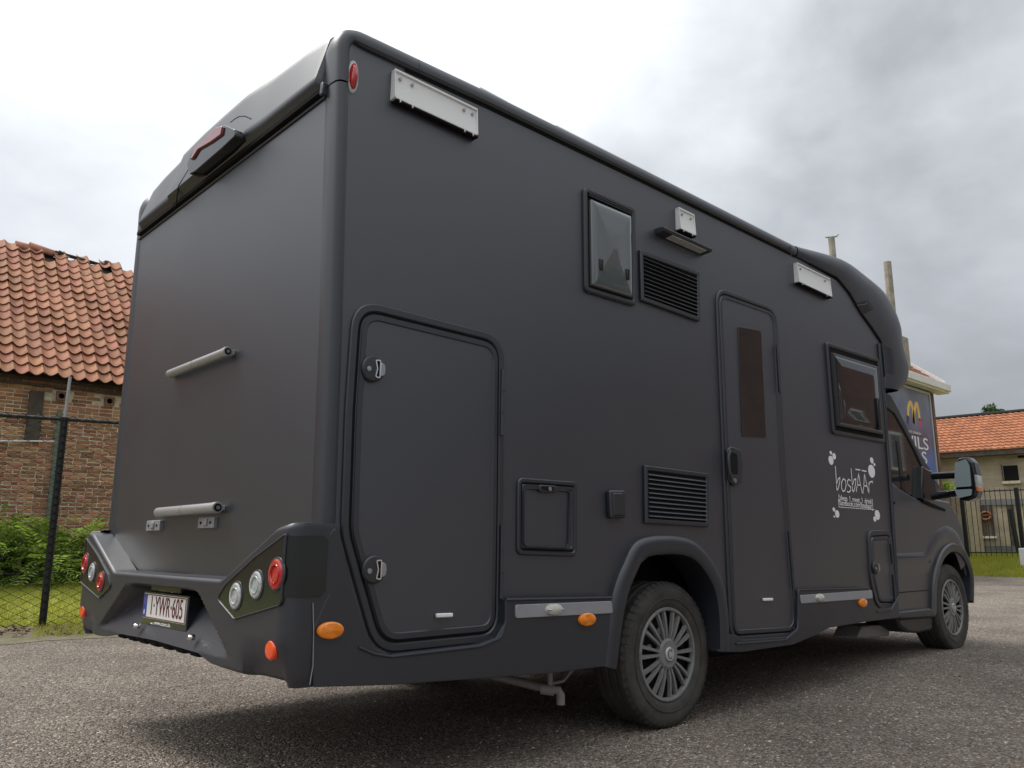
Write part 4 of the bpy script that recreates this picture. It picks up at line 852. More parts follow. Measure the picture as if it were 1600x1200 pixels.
# body line, door gap, sill moulding
def sline(pts, r, m='grp', y=YC - .004, name='body_line', rr=.05): 
    p = rnd([S(*q, y) for q in pts], rr, 5, False); return MB().tube([(a, y, b) for a, b in p], r, 8).build(name, M[m], CB)
mb = MB().prism(rnd([S(*p, YC - .012) for p in [(1396, 868), (1454, 868), (1455, 880), (1397, 879)]], .006, 2), YC - .012, YC + .01, side).build('side_moulding', M['trim'], CB, bevel=.006)
sline([(1405, 926), (1452, 922)], .003, 'seal'); 
o = MB().prism([S(*p, YC - .03) for p in [(1404, 956), (1452, 950), (1462, 957), (1462, 964), (1404, 968)]], YC - .04, YC + .15, side).build('sill_step', M['trim'], CB, bevel=.015)
MB().prism([S(*p, YC) for p in [(1406, 966), (1462, 962), (1462, 985), (1440, 990), (1425, 989), (1412, 980)]], YC + .02, YC + .3, side).build('mud_flap', M['grp'], VAN, bevel=.02)
for pts, pr in (([(1453, 955), (1454, 912), (1459, 884), (1468, 861), (1481, 849), (1494, 851), (1504, 862), (1512, 880), (1517, 905), (1517, 942)], .030),):
    p = dens([S(*q, YC) for q in pts], 6); mb = MB()
    sweep(mb, p[::-1], [(0, YC + .01), (.0, YC - pr * .5), (.012, YC - pr), (.06, YC - pr), (.075, YC - pr * .7), (.075, YC + .12)], side, False); fix_normals(mb.build('wheel_arch', M['grp'], VAN))
# flare crease above the arch
p = rnd([S(*q, YC) for q in [(1398, 864), (1444, 862), (1452, 845), (1462, 828), (1478, 820), (1494, 828), (1504, 850), (1511, 872)]], .25, 8, False); mb = MB()
sweep(mb, p[::-1], [(0, YC + .002), (.02, YC - .008), (.06, YC - .014), (.14, YC - .010), (.2, YC + .002)], side, False); fix_normals(mb.build('wing_flare', M['wrap'], CB))
x, z = S(1397, 786, YC); MB().lathe([(.012, 0), (.012, .004), (.0001, .004)], (x, YC, z), (0, -1, 0), 14).build('fuel_cap_lock', M['seal'], CB)
MB().prism([S(*p, YC - .02) for p in [(1445, 781), (1478, 795), (1480, 799), (1460, 792), (1444, 785)]], YC - .012, YC + .01, side).build('cowl_grille', M['seal'], CB, smooth=False)
MB().box((6.55, .3, .62), (6.80, 2.0, .95)).build('front_bumper', M['grp'], VAN, bevel=.08)
# wheel house liner front
MB().box((5.75, .36, .35), (6.75, .40, 1.0)).build('wheel_well', M['dark'], VAN, smooth=False)
# mirror
xm = S(1455, 755, .05)[0] - .02
def mp_(px, py, x=xm): y, z = Bk(px, py, x); return (y, z)
head = [mp_(*p) for p in [(1492, 722), (1498, 715), (1513, 714), (1521, 722), (1525, 740), (1528, 765), (1525, 777), (1512, 783), (1499, 781), (1493, 768)]]
mcy = sum(p[0] for p in head) / len(head)
MR = MB().prism(rnd(head, .025, 4), xm, xm + .14, rear).build('door_mirror', M['gloss'], VAN, bevel=.02, seg=3)
MB().prism(rnd([mp_(*p) for p in [(1495, 724), (1511, 717), (1516, 728), (1519, 760), (1495, 762)]], .015, 4), xm - .004, xm + .01, lambda u, v, t: (t - .022 - .30 * (u - mcy), u, v)).build('mirror_glass', M['mirror'], MR)
MB().prism(rnd([mp_(*p) for p in [(1495, 766), (1520, 764), (1519, 774), (1500, 779)]], .012, 4), xm - .004, xm + .01, lambda u, v, t: (t - .022 - .30 * (u - mcy), u, v)).build('mirror_glass', M['mirror'], MR)
MB().prism(rnd([mp_(*p) for p in [(1522, 742), (1527, 742), (1530, 766), (1526, 768)]], .006, 2), xm - .002, xm + .10, rear).build('indicator', M['clear'], MR, bevel=.003)
MB().prism(rnd([mp_(*p) for p in [(1526, 760), (1530, 760), (1530, 766), (1526, 767)]], .004, 2), xm - .004, xm + .08, rear).build('repeater', M['orange'], MR, bevel=.002)
hy = mp_(1494, 740)[0]
def arm(pa_, pb_, r): (y0, z0), (y1, z1) = mp_(*pa_, xm + .05), mp_(*pb_, xm + .05); MB().tube([(xm + .05, y0, z0), (xm + .06, y1, z1)], [r, r], 12).build('mirror_arm', M['gloss'], MR)
arm((1456, 744), (1495, 742), .030); arm((1456, 776), (1495, 769), .032)
MB().prism([S(*p, .12) for p in [(1438, 728), (1447, 734), (1455, 736), (1462, 780), (1450, 785), (1438, 780)]], .10, .16, side).build('mirror_base', M['gloss'], MR, bevel=.012)
# ---- underside: chassis, waste pipe, tanks
MB().box((.2, .5, .40), (4.8, .62, .52)).build('chassis_rail', M['dark'], VAN, smooth=False)
MB().box((.2, 1.7, .40), (4.8, 1.82, .52)).build('chassis_rail', M['dark'], VAN, smooth=False)
MB().box((2.7, .35, .26), (3.9, 2.0, .46)).build('water_tank', M['dark'], VAN, bevel=.02)
MB().box((hx - .06, .3, hz - .06), (hx + .06, 2.0, hz + .06)).build('axle', M['dark'], VAN, bevel=.02)
q = [S(*p, .35) for p in [(1338, 978), (1383, 974), (1380, 993), (1330, 996)]]; MB().prism(q, .30, .5, side).build('step_box', M['pipe'], VAN, bevel=.01)
def W3(px, py, y): a, b = S(px, py, y); return (a, y, b)
MB().tube([W3(760, 1053, .55), W3(862, 1078, .16), W3(872, 1078, .14), W3(876, 1086, .14), W3(876, 1101, .14)], .020, 14).build('waste_pipe', M['pipe'], VAN)
MB().tube([W3(845, 1076, .20), W3(866, 1079, .155)], .025, 14).build('pipe_collar', M['pipe'], VAN)
MB().tube([W3(860, 1050, .16), W3(860, 1070, .16)], .012, 8).build('pipe_hanger', M['pipe'], VAN)
MB().tube([W3(862, 1068, .17), W3(880, 1064, .17), W3(894, 1046, .17)], .008, 8).build('pipe_hanger', M['pipe'], VAN)

# ================================================================== BRICK BARN with pantile roof
BZ = .30
BARN = thing('brick_barn', 'old brick barn with orange clay pantile roof and broken ridge behind the wire fence', 'barn', (BARN_O[0], BARN_O[1], 0), BA)
def barn_uv(px, py, off=0.):                # pixel -> (u, w) on the barn's front wall
    n = np.array([BN[0], BN[1], 0]); p = Pl(px, py, (BARN_O[0] - BN[0] * off, BARN_O[1] - BN[1] * off, 0), n); return (float((p[:2] - BARN_O) @ BU), float(p[2]))
EU = barn_uv(100, 588)[1] - .02             # wall head
u_a, u_b = -9.0, 9.0
MB().box((u_a, .04, -.2), (u_b, .34, EU + .12)).build('wall', M['mortar'], BARN, smooth=False)
MB().box((u_a, .34, -.2), (u_a + .3, 6.2, EU + .1)).build('gable_wall', M['farbrick'], BARN, smooth=False)
MB().box((u_b - .3, .34, -.2), (u_b, 6.2, EU + .1)).build('gable_wall', M['farbrick'], BARN, smooth=False)
MB().box((u_a, 6.2, -.2), (u_b, 6.5, EU + .1)).build('back_wall', M['farbrick'], BARN, smooth=False)
vu0, vw = barn_uv(0, 650)[0] - .1, 0; vu1 = barn_uv(190, 650)[0] + .1
# bricks: single pieces where they show largest, the others joined
BLn, BH, PU, PW = .198, .048, .212, .0615
rowsn = int((EU - .02) / PW); cand = []
for r in range(rowsn):
    zc = .02 + r * PW + BH / 2; hd = (r % 2 == 1); pu = PU if not hd else PU; u = u_a + (0 if r % 2 else PU / 2)
    while u < u_b:
        l = BLn if random.random() > .22 else BLn * .48
        cand.append((u + l / 2, zc, l)); u += l + .014
vents = [barn_uv(96, 619), barn_uv(171, 627)]
def hidden(u, z, l):
    for (a, b) in vents:
        if abs(u - a) < l / 2 + .09 and abs(z - b) < .10: return True
    return False
cand = [c for c in cand if not hidden(*c)]
vis = [c for c in cand if vu0 < c[0] < vu1 and c[1] > .75]
def pr(u, z):                                # post of timber at 45..62 px is in front: skip nothing
    return 0
vis.sort(key=lambda c: -c[2] + random.random() * .02 + abs(c[0] - (vu0 + vu1) / 2 - .3) * .03 + abs(c[1] - 2.2) * .05); single = vis[:296]; sset = set(single)
def brick_geo(l, h, d, ch=.006):
    j = lambda: random.uniform(-.004, .004)
    f = [(-l / 2 + ch + j(), 0, -h / 2 + ch), (l / 2 - ch + j(), 0, -h / 2 + ch + j()), (l / 2 - ch, 0, h / 2 - ch + j()), (-l / 2 + ch, 0, h / 2 - ch + j())]
    b = [(-l / 2, ch, -h / 2), (l / 2, ch, -h / 2), (l / 2, ch, h / 2), (-l / 2, ch, h / 2)]; e = [(x, d, z) for x, _, z in b]
    return f + b + e, [(0, 1, 2, 3), (4, 5, 1, 0), (5, 6, 2, 1), (6, 7, 3, 2), (7, 4, 0, 3), (8, 9, 5, 4), (9, 10, 6, 5), (10, 11, 7, 6), (11, 8, 4, 7)]
protos = {}
for c in single:
    k = (c[2] > .15, random.randrange(3))
    if k not in protos:
        v, f = brick_geo(c[2], BH, .05); o = MB().add(v, f).build('brick', M['brick'], BARN, smooth=False); protos[k] = o
    else: o = inst(protos[k], BARN)
    o.location = (c[0], .04 - random.uniform(.004, .016), c[1] + random.uniform(-.003, .003)); o.rotation_euler = (0, random.uniform(-.015, .015), random.uniform(-.02, .02))
rest = [c for c in cand if c not in sset]; V, Fc, Sh = [], [], []
for c in rest:
    v, f = brick_geo(c[2], BH, .05); d = .04 - random.uniform(.004, .016); o_ = len(V); V += [(x + c[0], y + d, z + c[1]) for x, y, z in v]; Fc += [tuple(i + o_ for i in q) for q in f]
    t = random.uniform(.55, 1.4); Sh += [(t, t * random.uniform(.9, 1.05), t * random.uniform(.85, 1.05))] * len(v)
mb = MB(); mb.v, mb.f = V, Fc; o = mb.build('brickwork', M['bricks'], BARN, smooth=False, shade=Sh); o['kind'] = 'stuff'
# dark boards under the eave, iron wall anchor, vents, pipes
ue = EU
MB().box((u_a, -.02, ue - .10), (u_b, .05, ue + .04)).build('wall_plate', M['timber'], BARN, bevel=.006)
MB().box((u_a, -.045, ue - .19), (u_b, .02, ue - .16)).build('ledge', M['timber'], BARN, bevel=.005)
a = barn_uv(47, 610); b = barn_uv(62, 690); MB().box((a[0], -.02, b[1]), (b[0] - .01, .03, a[1])).build('wall_anchor', M['timber'], BARN, bevel=.006)
for (a, b) in vents:
    o = MB(); q = [(a - .075, b - .075), (a + .075, b - .075), (a + .075, b + .075), (a - .075, b + .075)]
    n_ = 20; inner = [(a + .047 * math.cos(2 * math.pi * k / n_ - 2.356), b + .047 * math.sin(2 * math.pi * k / n_ - 2.356)) for k in range(n_)]
    outer = [(a + .075 * max(-1, min(1, 1.42 * math.cos(2 * math.pi * k / n_ - 2.356))), b + .075 * max(-1, min(1, 1.42 * math.sin(2 * math.pi * k / n_ - 2.356)))) for k in range(n_)]
    o.grid([[(x, .03, z) for x, z in outer], [(x, -.03, z) for x, z in outer], [(x, -.03, z) for x, z in inner], [(x, .10, z) for x, z in inner]], True)
    vb = o.build('vent_block', mat('clay_vent', (.20, .10, .07), .85, var=.2, vs=20), BARN, smooth=False)
    MB().box((a - .06, .036, b - .06), (a + .06, .0385, b + .06)).build('vent_hole', M['seal'], vb, smooth=False)
a = barn_uv(-60, 690); b = barn_uv(85, 690); MB().tube([(a[0], -.04, a[1] + .01), (b[0], -.04, b[1])], .014, 8).build('conduit', M['whitepaint'], BARN)
a = barn_uv(93, 640); b = barn_uv(84, 815); MB().box((a[0] - .035, -.07, b[1] - .4), (a[0] + .035, -.01, a[1])).build('downpipe', M['greygreen'], BARN, bevel=.01)
# dark repaired patch of wall
# roof
RUN, z_e = 2.75, barn_uv(100, 592, .22)[1]
e0 = (-.24, z_e)                            # eave point (depth, height)
ridge = Pl(120, 400, (BARN_O[0] + BN[0] * RUN, BARN_O[1] + BN[1] * RUN, 0), (BN[0], BN[1], 0))[2] - .02
sl = math.atan2(ridge - z_e, RUN + .24); Ls = math.hypot(ridge - z_e, RUN + .24); cs_, sn_ = math.cos(sl), math.sin(sl)
NR = 17; TW, EX = .206, Ls / 17.0
MB().add([(u_a - .1, .0 - .24 + .1, z_e - .02), (u_b + .1, -.14, z_e - .02), (u_b + .1, RUN - .05, ridge - .13), (u_a - .1, RUN - .05, ridge - .13)], [(0, 1, 2, 3)]).build('roof_boards', M['timber'], BARN, smooth=False)
MB().add([(u_a - .1, 2 * RUN + .4, z_e - .02), (u_b + .1, 2 * RUN + .4, z_e - .02), (u_b + .1, RUN, ridge - .10), (u_a - .1, RUN, ridge - .10)], [(3, 2, 1, 0)]).build('roof_boards', M['timber'], BARN, smooth=False)
def tile_geo():
    pr_ = []
    for k in range(15):
        x = -TW * .56 + TW * 1.12 * k / 14; t = ((x + TW / 2) / TW) % 1; z = (-.034 * math.sin(math.pi * t / .74) if t < .74 else .022 * math.sin(math.pi * (t - .74) / .26)) + .012; pr_.append((x, z))
    L_ = EX * 1.18; v = []
    for yy, dz in ((0, .030), (0, .016), (L_, -.006)): v += [(x, yy - .022 * math.sin(math.pi * max(0, min(1, (x + TW / 2) / TW / .8))) * (yy == 0), z + dz) for x, z in pr_]
    n_ = 15; top_ = v[:n_]; und = v[n_:2 * n_]; up_ = v[2 * n_:]
    f = [(k, k + 1, n_ + k + 1, n_ + k)[::-1] for k in range(n_ - 1)] + [(k, k + 1, 2 * n_ + k + 1, 2 * n_ + k) for k in range(n_ - 1)]
    return v, f
tv, tf = tile_geo()
def troot(u, s_, dz=0): return (u, e0[0] + s_ * cs_ - dz * sn_, e0[1] + s_ * sn_ + dz * cs_)
proto = None; V, Fc, Sh = [], [], []; cnt = 0
uvis0, uvis1 = barn_uv(0, 500)[0] - .5, barn_uv(215, 500)[0] + 1.1
ucol = np.arange(u_a, u_b, TW)
sag = lambda u, s_: .030 * math.sin(u * 1.3) * math.sin(math.pi * s_ / Ls) + .012 * math.sin(u * 5 + s_ * 3) - .05 * max(0, s_ / Ls - .7) * (u > 1.4)
for ci, u in enumerate(ucol):
    for r in range(NR):
        s_ = r * EX + .015 * math.sin(ci * 1.7 + .3) + random.uniform(-.006, .006); rot = (sl, random.uniform(-.02, .02), random.uniform(-.018, .018)); dz = .02 + sag(u, s_) + random.uniform(0, .006)
        if (r == NR - 1 and u > .4 and random.random() < .6) or (r == NR - 2 and u > .4 and random.random() < .15): continue
        if uvis0 < u < uvis1 and cnt < 298:
            cnt += 1; grey = (cnt in (46, 47) or random.random() < .012)
            if proto is None: o = proto = MB().add(tv, tf).build('roof_tile', M['tile'], BARN, ang=60)
            else: o = inst(proto, BARN)
            o.location = troot(u, s_, dz); o.rotation_euler = rot
            if grey and cnt > 2: o.data = o.data.copy(); o.data.materials[0] = M['greytile']; o['label'] = 'grey lichen covered tile'
        else:
            o_ = len(V); t = random.uniform(.78, 1.2)
            for x, y, z in tv: V.append(troot(u + x, s_ + y * 1.0, dz + z))
            Fc += [tuple(i + o_ for i in q) for q in tf]; Sh += [(t, t, t)] * len(tv)
mb = MB(); mb.v, mb.f = V, Fc; o = mb.build('roof_tiling', M['tiles'], BARN, shade=Sh, ang=60); o['kind'] = 'stuff'
# ridge: two ridge tiles survive at the left, bare battens and rubble further on
def ridgep(px, py, dv=0): p = Pl(px, py, (BARN_O[0] + BN[0] * (RUN + dv), BARN_O[1] + BN[1] * (RUN + dv), 0), (BN[0], BN[1], 0)); q = p[:2] - BARN_O; return (float(q @ BU), float(p[2]))
for (pa_, pb_, lift, tl) in (((-30, 395), (24, 399), .02, 0), ((24, 380), (54, 388), .03, .03), ((46, 382), (86, 396), .05, -.05)):
    a, b = ridgep(*pa_), ridgep(*pb_); rows = []
    for t in (0, .5, 1):
        u, z = a[0] + (b[0] - a[0]) * t, a[1] + (b[1] - a[1]) * t
        rows.append([(u, RUN + .15 * math.cos(th), z - .10 + .15 * math.sin(th)) for th in np.linspace(-.15, math.pi + .15, 12)])
    o = MB().grid(rows).build('ridge_tile', M['tile'], BARN, ang=60); md = o.modifiers.new('thick', 'SOLIDIFY'); md.thickness = .018
a, b = ridgep(40, 402), ridgep(85, 412); MB().box((a[0], RUN - .10, a[1] - .18), (b[0], RUN + .1, a[1] - .0)).build('ridge_mortar', M['mortar'], BARN, bevel=.03)
a, b = ridgep(84, 400), ridgep(230, 438)
for dv, dz in ((-.10, .07), (.03, .085)): MB().tube([(a[0], RUN + dv, a[1] + dz), ((a[0] + b[0]) / 2, RUN + dv, (a[1] + b[1]) / 2 + dz - .02), (b[0] + 3, RUN + dv, b[1] - .45 + dz)], .022, 6).build('batten', M['timber'], BARN)
for px, py, sz in ((94, 400, .10), (103, 404, .07), (140, 413, .07), (137, 418, .06), (160, 418, .09), (166, 415, .12), (173, 420, .08), (180, 426, .06), (184, 428, .05), (118, 410, .05), (30, 402, .05), (150, 419, .05)):
    u, z = ridgep(px, py); z += .07; v = [(u + sz * (x * .8) * random.uniform(.6, 1.1), RUN + sz * y, z - sz * .2 + sz * zz * random.uniform(.5, 1.0)) for x, y, zz in ((-1, -1, -.6), (1, -1, -.5), (1, 1, -.6), (-1, 1, -.6), (-.7, -.8, .5), (.8, -.7, .2), (.6, .8, .5), (-.8, .7, .6))]
    MB().add(v, [(0, 3, 2, 1), (4, 5, 6, 7), (0, 1, 5, 4), (1, 2, 6, 5), (2, 3, 7, 6), (3, 0, 4, 7)]).build('ridge_rubble', M['timber'] if random.random() < .6 else M['mortar'], BARN, smooth=False)
a = barn_uv(184, 428)

# ================================================================== shrubs (fern-like) at the foot of the barn
def frond_bush(name, label, base, rad, hgt, nf, seed, cat='shrub', grp=None):
    r = np.random.default_rng(seed); root = thing(name, label, cat, tuple(base), 0, grp); V, Fc, Sh = [], [], []; st = MB()
    nf = int(nf * .62)
    for k in range(nf):
        az = r.random() * 6.283; el = r.uniform(.35, 1.5); ln_ = r.uniform(.5, 1.35) * hgt * 1.3; b0 = np.array([r.uniform(-1, 1) * rad * .75, r.uniform(-1, 1) * rad * .3, 0]); d = np.array([math.cos(az) * math.cos(el) * 1.2, math.sin(az) * math.cos(el) * .8, math.sin(el)])
        pts = []; tone = r.uniform(.5, 1.6); n_ = 20
        for i in range(n_):
            t = i / (n_ - 1); p = b0 + d * ln_ * t + np.array([0, 0, -.55 * ln_ * t * t]); p[2] = max(p[2], .02); pts.append(p)
        if k % 5 == 0: st.tube(pts[:12], [.006] * 6 + [.003] * 6, 4)
        for i in range(1, n_ - 1):
            tan = pts[i + 1] - pts[i]; tan /= np.linalg.norm(tan) + 1e-6; sd = np.cross(tan, [0, 0, 1]); sd /= np.linalg.norm(sd) + 1e-6; w_ = .11 * math.sin(math.pi * (i / n_) ** .7) * r.uniform(.8, 1.2) + .02
            for s_ in (-1, 1):
                tip = pts[i] + sd * s_ * w_ + tan * w_ * .55 + np.array([0, 0, r.uniform(-.03, .015)]); mid = pts[i] + sd * s_ * w_ * .5 + tan * w_ * .16; mid2 = pts[i] + sd * s_ * w_ * .45 + tan * w_ * .42
                o_ = len(V); V += [pts[i], mid, tip, mid2]; Fc.append((o_, o_ + 1, o_ + 2, o_ + 3)); tt_ = tone * r.uniform(.8, 1.2) * (1 + .25 * (i / n_)); Sh += [(tt_ * 1.05, tt_, tt_ * .8)] * 4
    mb = MB(); mb.v, mb.f = [tuple(p) for p in V], Fc; mb.build('foliage', M['leaf'], root, shade=Sh, smooth=False); st.build('stem', M['bark'], root)
    return root
def lawn_pt(px, dep_off): # point on the lawn below a pixel column, s metres beyond the fence
    d = gdir(px, 860); d2 = d[:2]; A = np.array([d2, -FD]).T; q = np.linalg.solve(A, FP + FNRM * dep_off - CAMW[:2]); p = CAMW[:2] + d2 * q[0]; return (float(p[0]), float(p[1]), float(zl(dep_off)) - .02)
frond_bush('fern_shrub', 'large arching fern-like shrub left of the black fence post', lawn_pt(18, 3.5), 1.0, 1.3, 620, 1, grp='fern shrubs along the barn wall')
frond_bush('fern_shrub', 'smaller fern-like shrub between the black fence post and the motorhome', lawn_pt(100, 3.7), .45, 1.25, 300, 2, grp='fern shrubs along the barn wall')
frond_bush('fern_shrub', 'fern-like shrub at the left edge, thin shoots climbing the barn wall', lawn_pt(-45, 3.6), .6, 1.5, 220, 3, grp='fern shrubs along the barn wall')

# ================================================================== chain link fence
FZ = 1.95
def fpt(t, z, off=0): p = FP + FD * t - FNRM * off; return (float(p[0]), float(p[1]), float(z))
def fence_tz(px, py): n = np.array([FNRM[0], FNRM[1], 0]); p = Pl(px, py, (FP[0], FP[1], 0), n); return float((p[:2] - FP) @ FD), float(p[2])
FEN = thing('chain_link_fence', 'green black chain link fence on a leaning black post left of the motorhome', 'fence', (float(FP[0]), float(FP[1]), 0))
def fp(t, z, off=0): p = fpt(t, z, off); return (p[0] - float(FP[0]), p[1] - float(FP[1]), p[2])
tt0, zt0 = fence_tz(98, 655)
zr = zt0 - .0
for k, t in enumerate((-2.9, 0, 2.9, 5.8, 8.7)):
    o = MB().tube([fp(t, -.1), fp(t, zr - .02)], .040, 12).build('post', M['ironblack'], FEN)
    MB().tube([fp(t, zr - .02), fp(t, zr + .02)], .046, 12).build('post_cap', M['ironblack'], o)
MB().tube([fp(-6, zr + .0), fp(9, zr + .0)], .022, 10).build('top_rail', M['ironblack'], FEN)
MB().tube([fp(0, zr), fp(0.01, fence_tz(102, 588)[1])], .018, 8).build('extension_rod', M['steelgrey'], FEN)
for z in (.14, .62, 1.12): MB().tube([fp(t, z + .008 * math.sin(t * 2), .045) for t in np.linspace(-6, 9, 60)], .0018, 4).build('line_wire', M['ironblack'], FEN)
# woven wires: each diagonal is a zigzag round its neighbours
px0 = .042; hz_ = zr - .06; wv = []; 
mb = MB(); nn_ = int(hz_ / px0)
for k in range(int(7.6 / (px0 * 2))):
    t0 = -2.9 + k * px0 * 2
    for ph in (0, 1):
        pts = [fp(t0 + ph * px0 * 2 * .5 + (px0 if (j + k) % 2 == ph else -px0), .05 + j * px0 * 1.05, .045 + .003 * (1 if (j + ph) % 2 else -1)) for j in range(nn_)]
        if ph == 0: mb.tube(pts, .0058, 3, False)
o = mb.build('wire_mesh', mat('dark_green_wire', (.010, .012, .009), .6, spec=.2), FEN, smooth=False); o['kind'] = 'stuff'

# ================================================================== house with the advertising poster
HY = 8.46; HX = 31.0
def hpt(px, py, y=HY): p = Pl(px, py, (0, y, 0), (0, 1, 0)); return float(p[0]), float(p[2])
gx, gzz = hpt(1474, 603, HY - .35); HE = gzz - .25
hx1 = hpt(1463, 660)[0]
HB = thing('brick_house', 'red brick house with white gutter, tiled roof and tan chimney behind the cab', 'house', (hx1, HY, 0))
hx0 = -14.0
MB().box((hx0, 0, -.2), (0, 9, HE)).build('wall', M['farbrick'], HB, smooth=False)
MB().box((hx0 - .3, -.40, HE), (.45, .02, HE + .06)).build('soffit', M['whitepaint'], HB, bevel=.01)
MB().box((hx0 - .3, -.46, HE + .06), (.50, -.26, HE + .34)).build('gutter', M['whitepaint'], HB, bevel=.03)
zr_ = HE + .3; rz_ = HE + .3 + 3.4
rows = []; V, Fc, Sh = [], [], []
nr_, nc_ = 16, 60
for r in range(nr_):
    for c in range(nc_):
        u0 = hx0 - .2 + (14.6) * c / nc_; u1 = u0 + 14.6 / nc_ * .97; y0, z0 = -.30 + 4.3 * r / nr_, zr_ + 3.4 * r / nr_; y1, z1 = -.30 + 4.3 * (r + 1) / nr_, zr_ + 3.4 * (r + 1) / nr_
        o_ = len(V); V += [(u0, y0, z0 + .06), (u1, y0, z0 + .06), (u1, y1, z1), (u0, y1, z1), (u0, y0, z0), (u1, y0, z0)]; Fc += [(o_, o_ + 1, o_ + 2, o_ + 3), (o_ + 4, o_ + 5, o_ + 1, o_)]; t = random.uniform(.8, 1.2); Sh += [(t, t * .97, t * .95)] * 6
mb = MB(); mb.v, mb.f = V, Fc; o = mb.build('roof', M['otile'], HB, smooth=False, shade=Sh)
MB().prism([(-.32, zr_ + .02), (4.0, rz_ + .02), (4.0, rz_ + .16), (-.32, zr_ + .16)], .36, .46, lambda u, v, t: (t, u, v)).build('verge_board', M['whitepaint'], HB, bevel=.01)
MB().prism([(0, HE), (4, rz_ - .1), (8, HE)], -.01, -.3, lambda u, v, t: (t, u, v)).build('gable', M['farbrick'], HB, smooth=False)
MB().add([(hx0, 8.4, zr_), (.4, 8.4, zr_), (.4, 4.0, rz_), (hx0, 4.0, rz_)], [(0, 1, 2, 3)]).build('roof', M['otile'], HB, smooth=False)
cx_, cz_ = hpt(1408, 527, HY + .5); ch = MB().box((cx_ - hx1 - .33, .35, HE), (cx_ - hx1 + .28, 1.0, cz_)).build('chimney', M['conc'], HB, bevel=.04)
fx2, fz2 = hpt(1395, 411, HY + .6); MB().tube([(cx_ - hx1 - .12, .7, cz_ - .05), (cx_ - hx1 - .10, .7, fz2)], [.15, .14], 10).build('flue', M['conc'], ch)
# poster board on its wall
pq = [hpt(px, py, HY - .12) for px, py in ((1386, 597), (1452.5, 616), (1462, 742))]
px1_, pz1 = pq[1]; pxx0 = px1_ - 4.6; pz0 = pz1 - 5.6
PO = thing('advertising_board', 'framed dark blue hamburger advertising poster under the white gutter of the brick house', 'poster', (px1_, HY - .02, 0))
MB().box((-5.0, -.06, pz0 - .35), (.30, 0, pz1 + .30)).build('backing_board', M['ironblack'], PO, bevel=.02)
def poster_mat():
    m = bpy.data.materials.new('poster_print'); m.use_nodes = True; t = m.node_tree; b = t.nodes['Principled BSDF']; b.inputs['Roughness'].default_value = .35
    co = t.nodes.new('ShaderNodeTexCoord'); sp = t.nodes.new('ShaderNodeSeparateXYZ'); t.links.new(co.outputs['Object'], sp.inputs[0])
    mr = t.nodes.new('ShaderNodeMapRange'); mr.inputs['From Min'].default_value = pz0; mr.inputs['From Max'].default_value = pz1; t.links.new(sp.outputs[2], mr.inputs['Value'])
    r = t.nodes.new('ShaderNodeValToRGB'); e = r.color_ramp.elements; e[0].position = .3; e[0].color = (.10, .09, .085, 1); e[1].position = 1; e[1].color = (.12, .13, .16, 1)
    for p_, c_ in ((.42, (.12, .10, .10, 1)), (.47, (.09, .15, .42, 1)), (.68, (.10, .13, .26, 1))): x = e.new(p_); x.color = c_
    n = t.nodes.new('ShaderNodeTexNoise'); n.inputs['Scale'].default_value = .6; n.inputs['Detail'].default_value = 2; t.links.new(co.outputs['Object'], n.inputs['Vector'])
    m2 = t.nodes.new('ShaderNodeMapRange'); m2.inputs['From Min'].default_value = .35; m2.inputs['From Max'].default_value = .65; m2.inputs['To Min'].default_value = .6; m2.inputs['To Max'].default_value = 1.5; t.links.new(n.outputs['Fac'], m2.inputs['Value'])
    mx = t.nodes.new('ShaderNodeMix'); mx.data_type = 'RGBA'; mx.blend_type = 'MULTIPLY'; mx.inputs[0].default_value = 1; t.links.new(mr.outputs[0], r.inputs[0]); t.links.new(r.outputs[0], mx.inputs[6]); t.links.new(m2.outputs[0], mx.inputs[7]); t.links.new(mx.outputs[2], b.inputs['Base Color']); return m
sheet = MB().box((-4.6, -.075, pz0), (0, -.061, pz1)).build('poster_sheet', poster_mat(), PO, smooth=False)
mb = MB(); sweep(mb, [(-4.66, pz0 - .06), (.06, pz0 - .06), (.06, pz1 + .06), (-4.66, pz1 + .06)], [(0, -.06), (0, -.10), (.09, -.10), (.09, -.06)], side); mb.build('poster_frame', mat('grey_white_frame', (.42, .43, .44), .4), PO, smooth=False)
def ppt(px, py): x, z = hpt(px, py, HY - .10); return (x - px1_, z)
# arches
yel = mat('arch_yellow', (.80, .50, .10), .4); redp = mat('arch_red', (.55, .06, .10), .4); navy = mat('arch_navy', (.02, .03, .10), .4)
def parch(pts, m, name, wd=.15, parent=None):
    P_ = [ppt(*q) for q in pts]; P_ = dens([tuple(p) for p in P_], 6); mb = MB(); mb.grid([[(a, -.079, b) for a, b in offs(P_, k * wd / 2, False)] for k in (-1, 1)]); o = mb.build(name, m, parent or PO, smooth=False); return o
parch([(1419, 652), (1419, 640), (1421, 631), (1424, 631), (1427, 645), (1428, 662)], yel, 'arch', .18); parch([(1428, 662), (1428.5, 645), (1431, 633), (1433.5, 633), (1436, 648), (1437, 656)], yel, 'arch', .18)
parch([(1419, 650), (1418.5, 658), (1418, 663)], navy, 'arch_end', .17); parch([(1437, 654), (1438, 663), (1438.5, 667)], redp, 'arch_end', .17)
def ptext(s, px, py, size, xs): x, z = ppt(px, py); return text(s, 'poster_lettering', M['print'], PO, (x, -.079, z), SROT, size, .001, xs, 'RIGHT')
MB().box((ppt(1421, 675)[0], -.0775, ppt(1430, 681)[1]), (ppt(1440.5, 675)[0], -.0755, ppt(1430, 676)[1])).build('caption_band', navy, PO, smooth=False)
ptext('GEZOCHTE SMAKEN', 1439.5, 678.6, .13, 1.4)
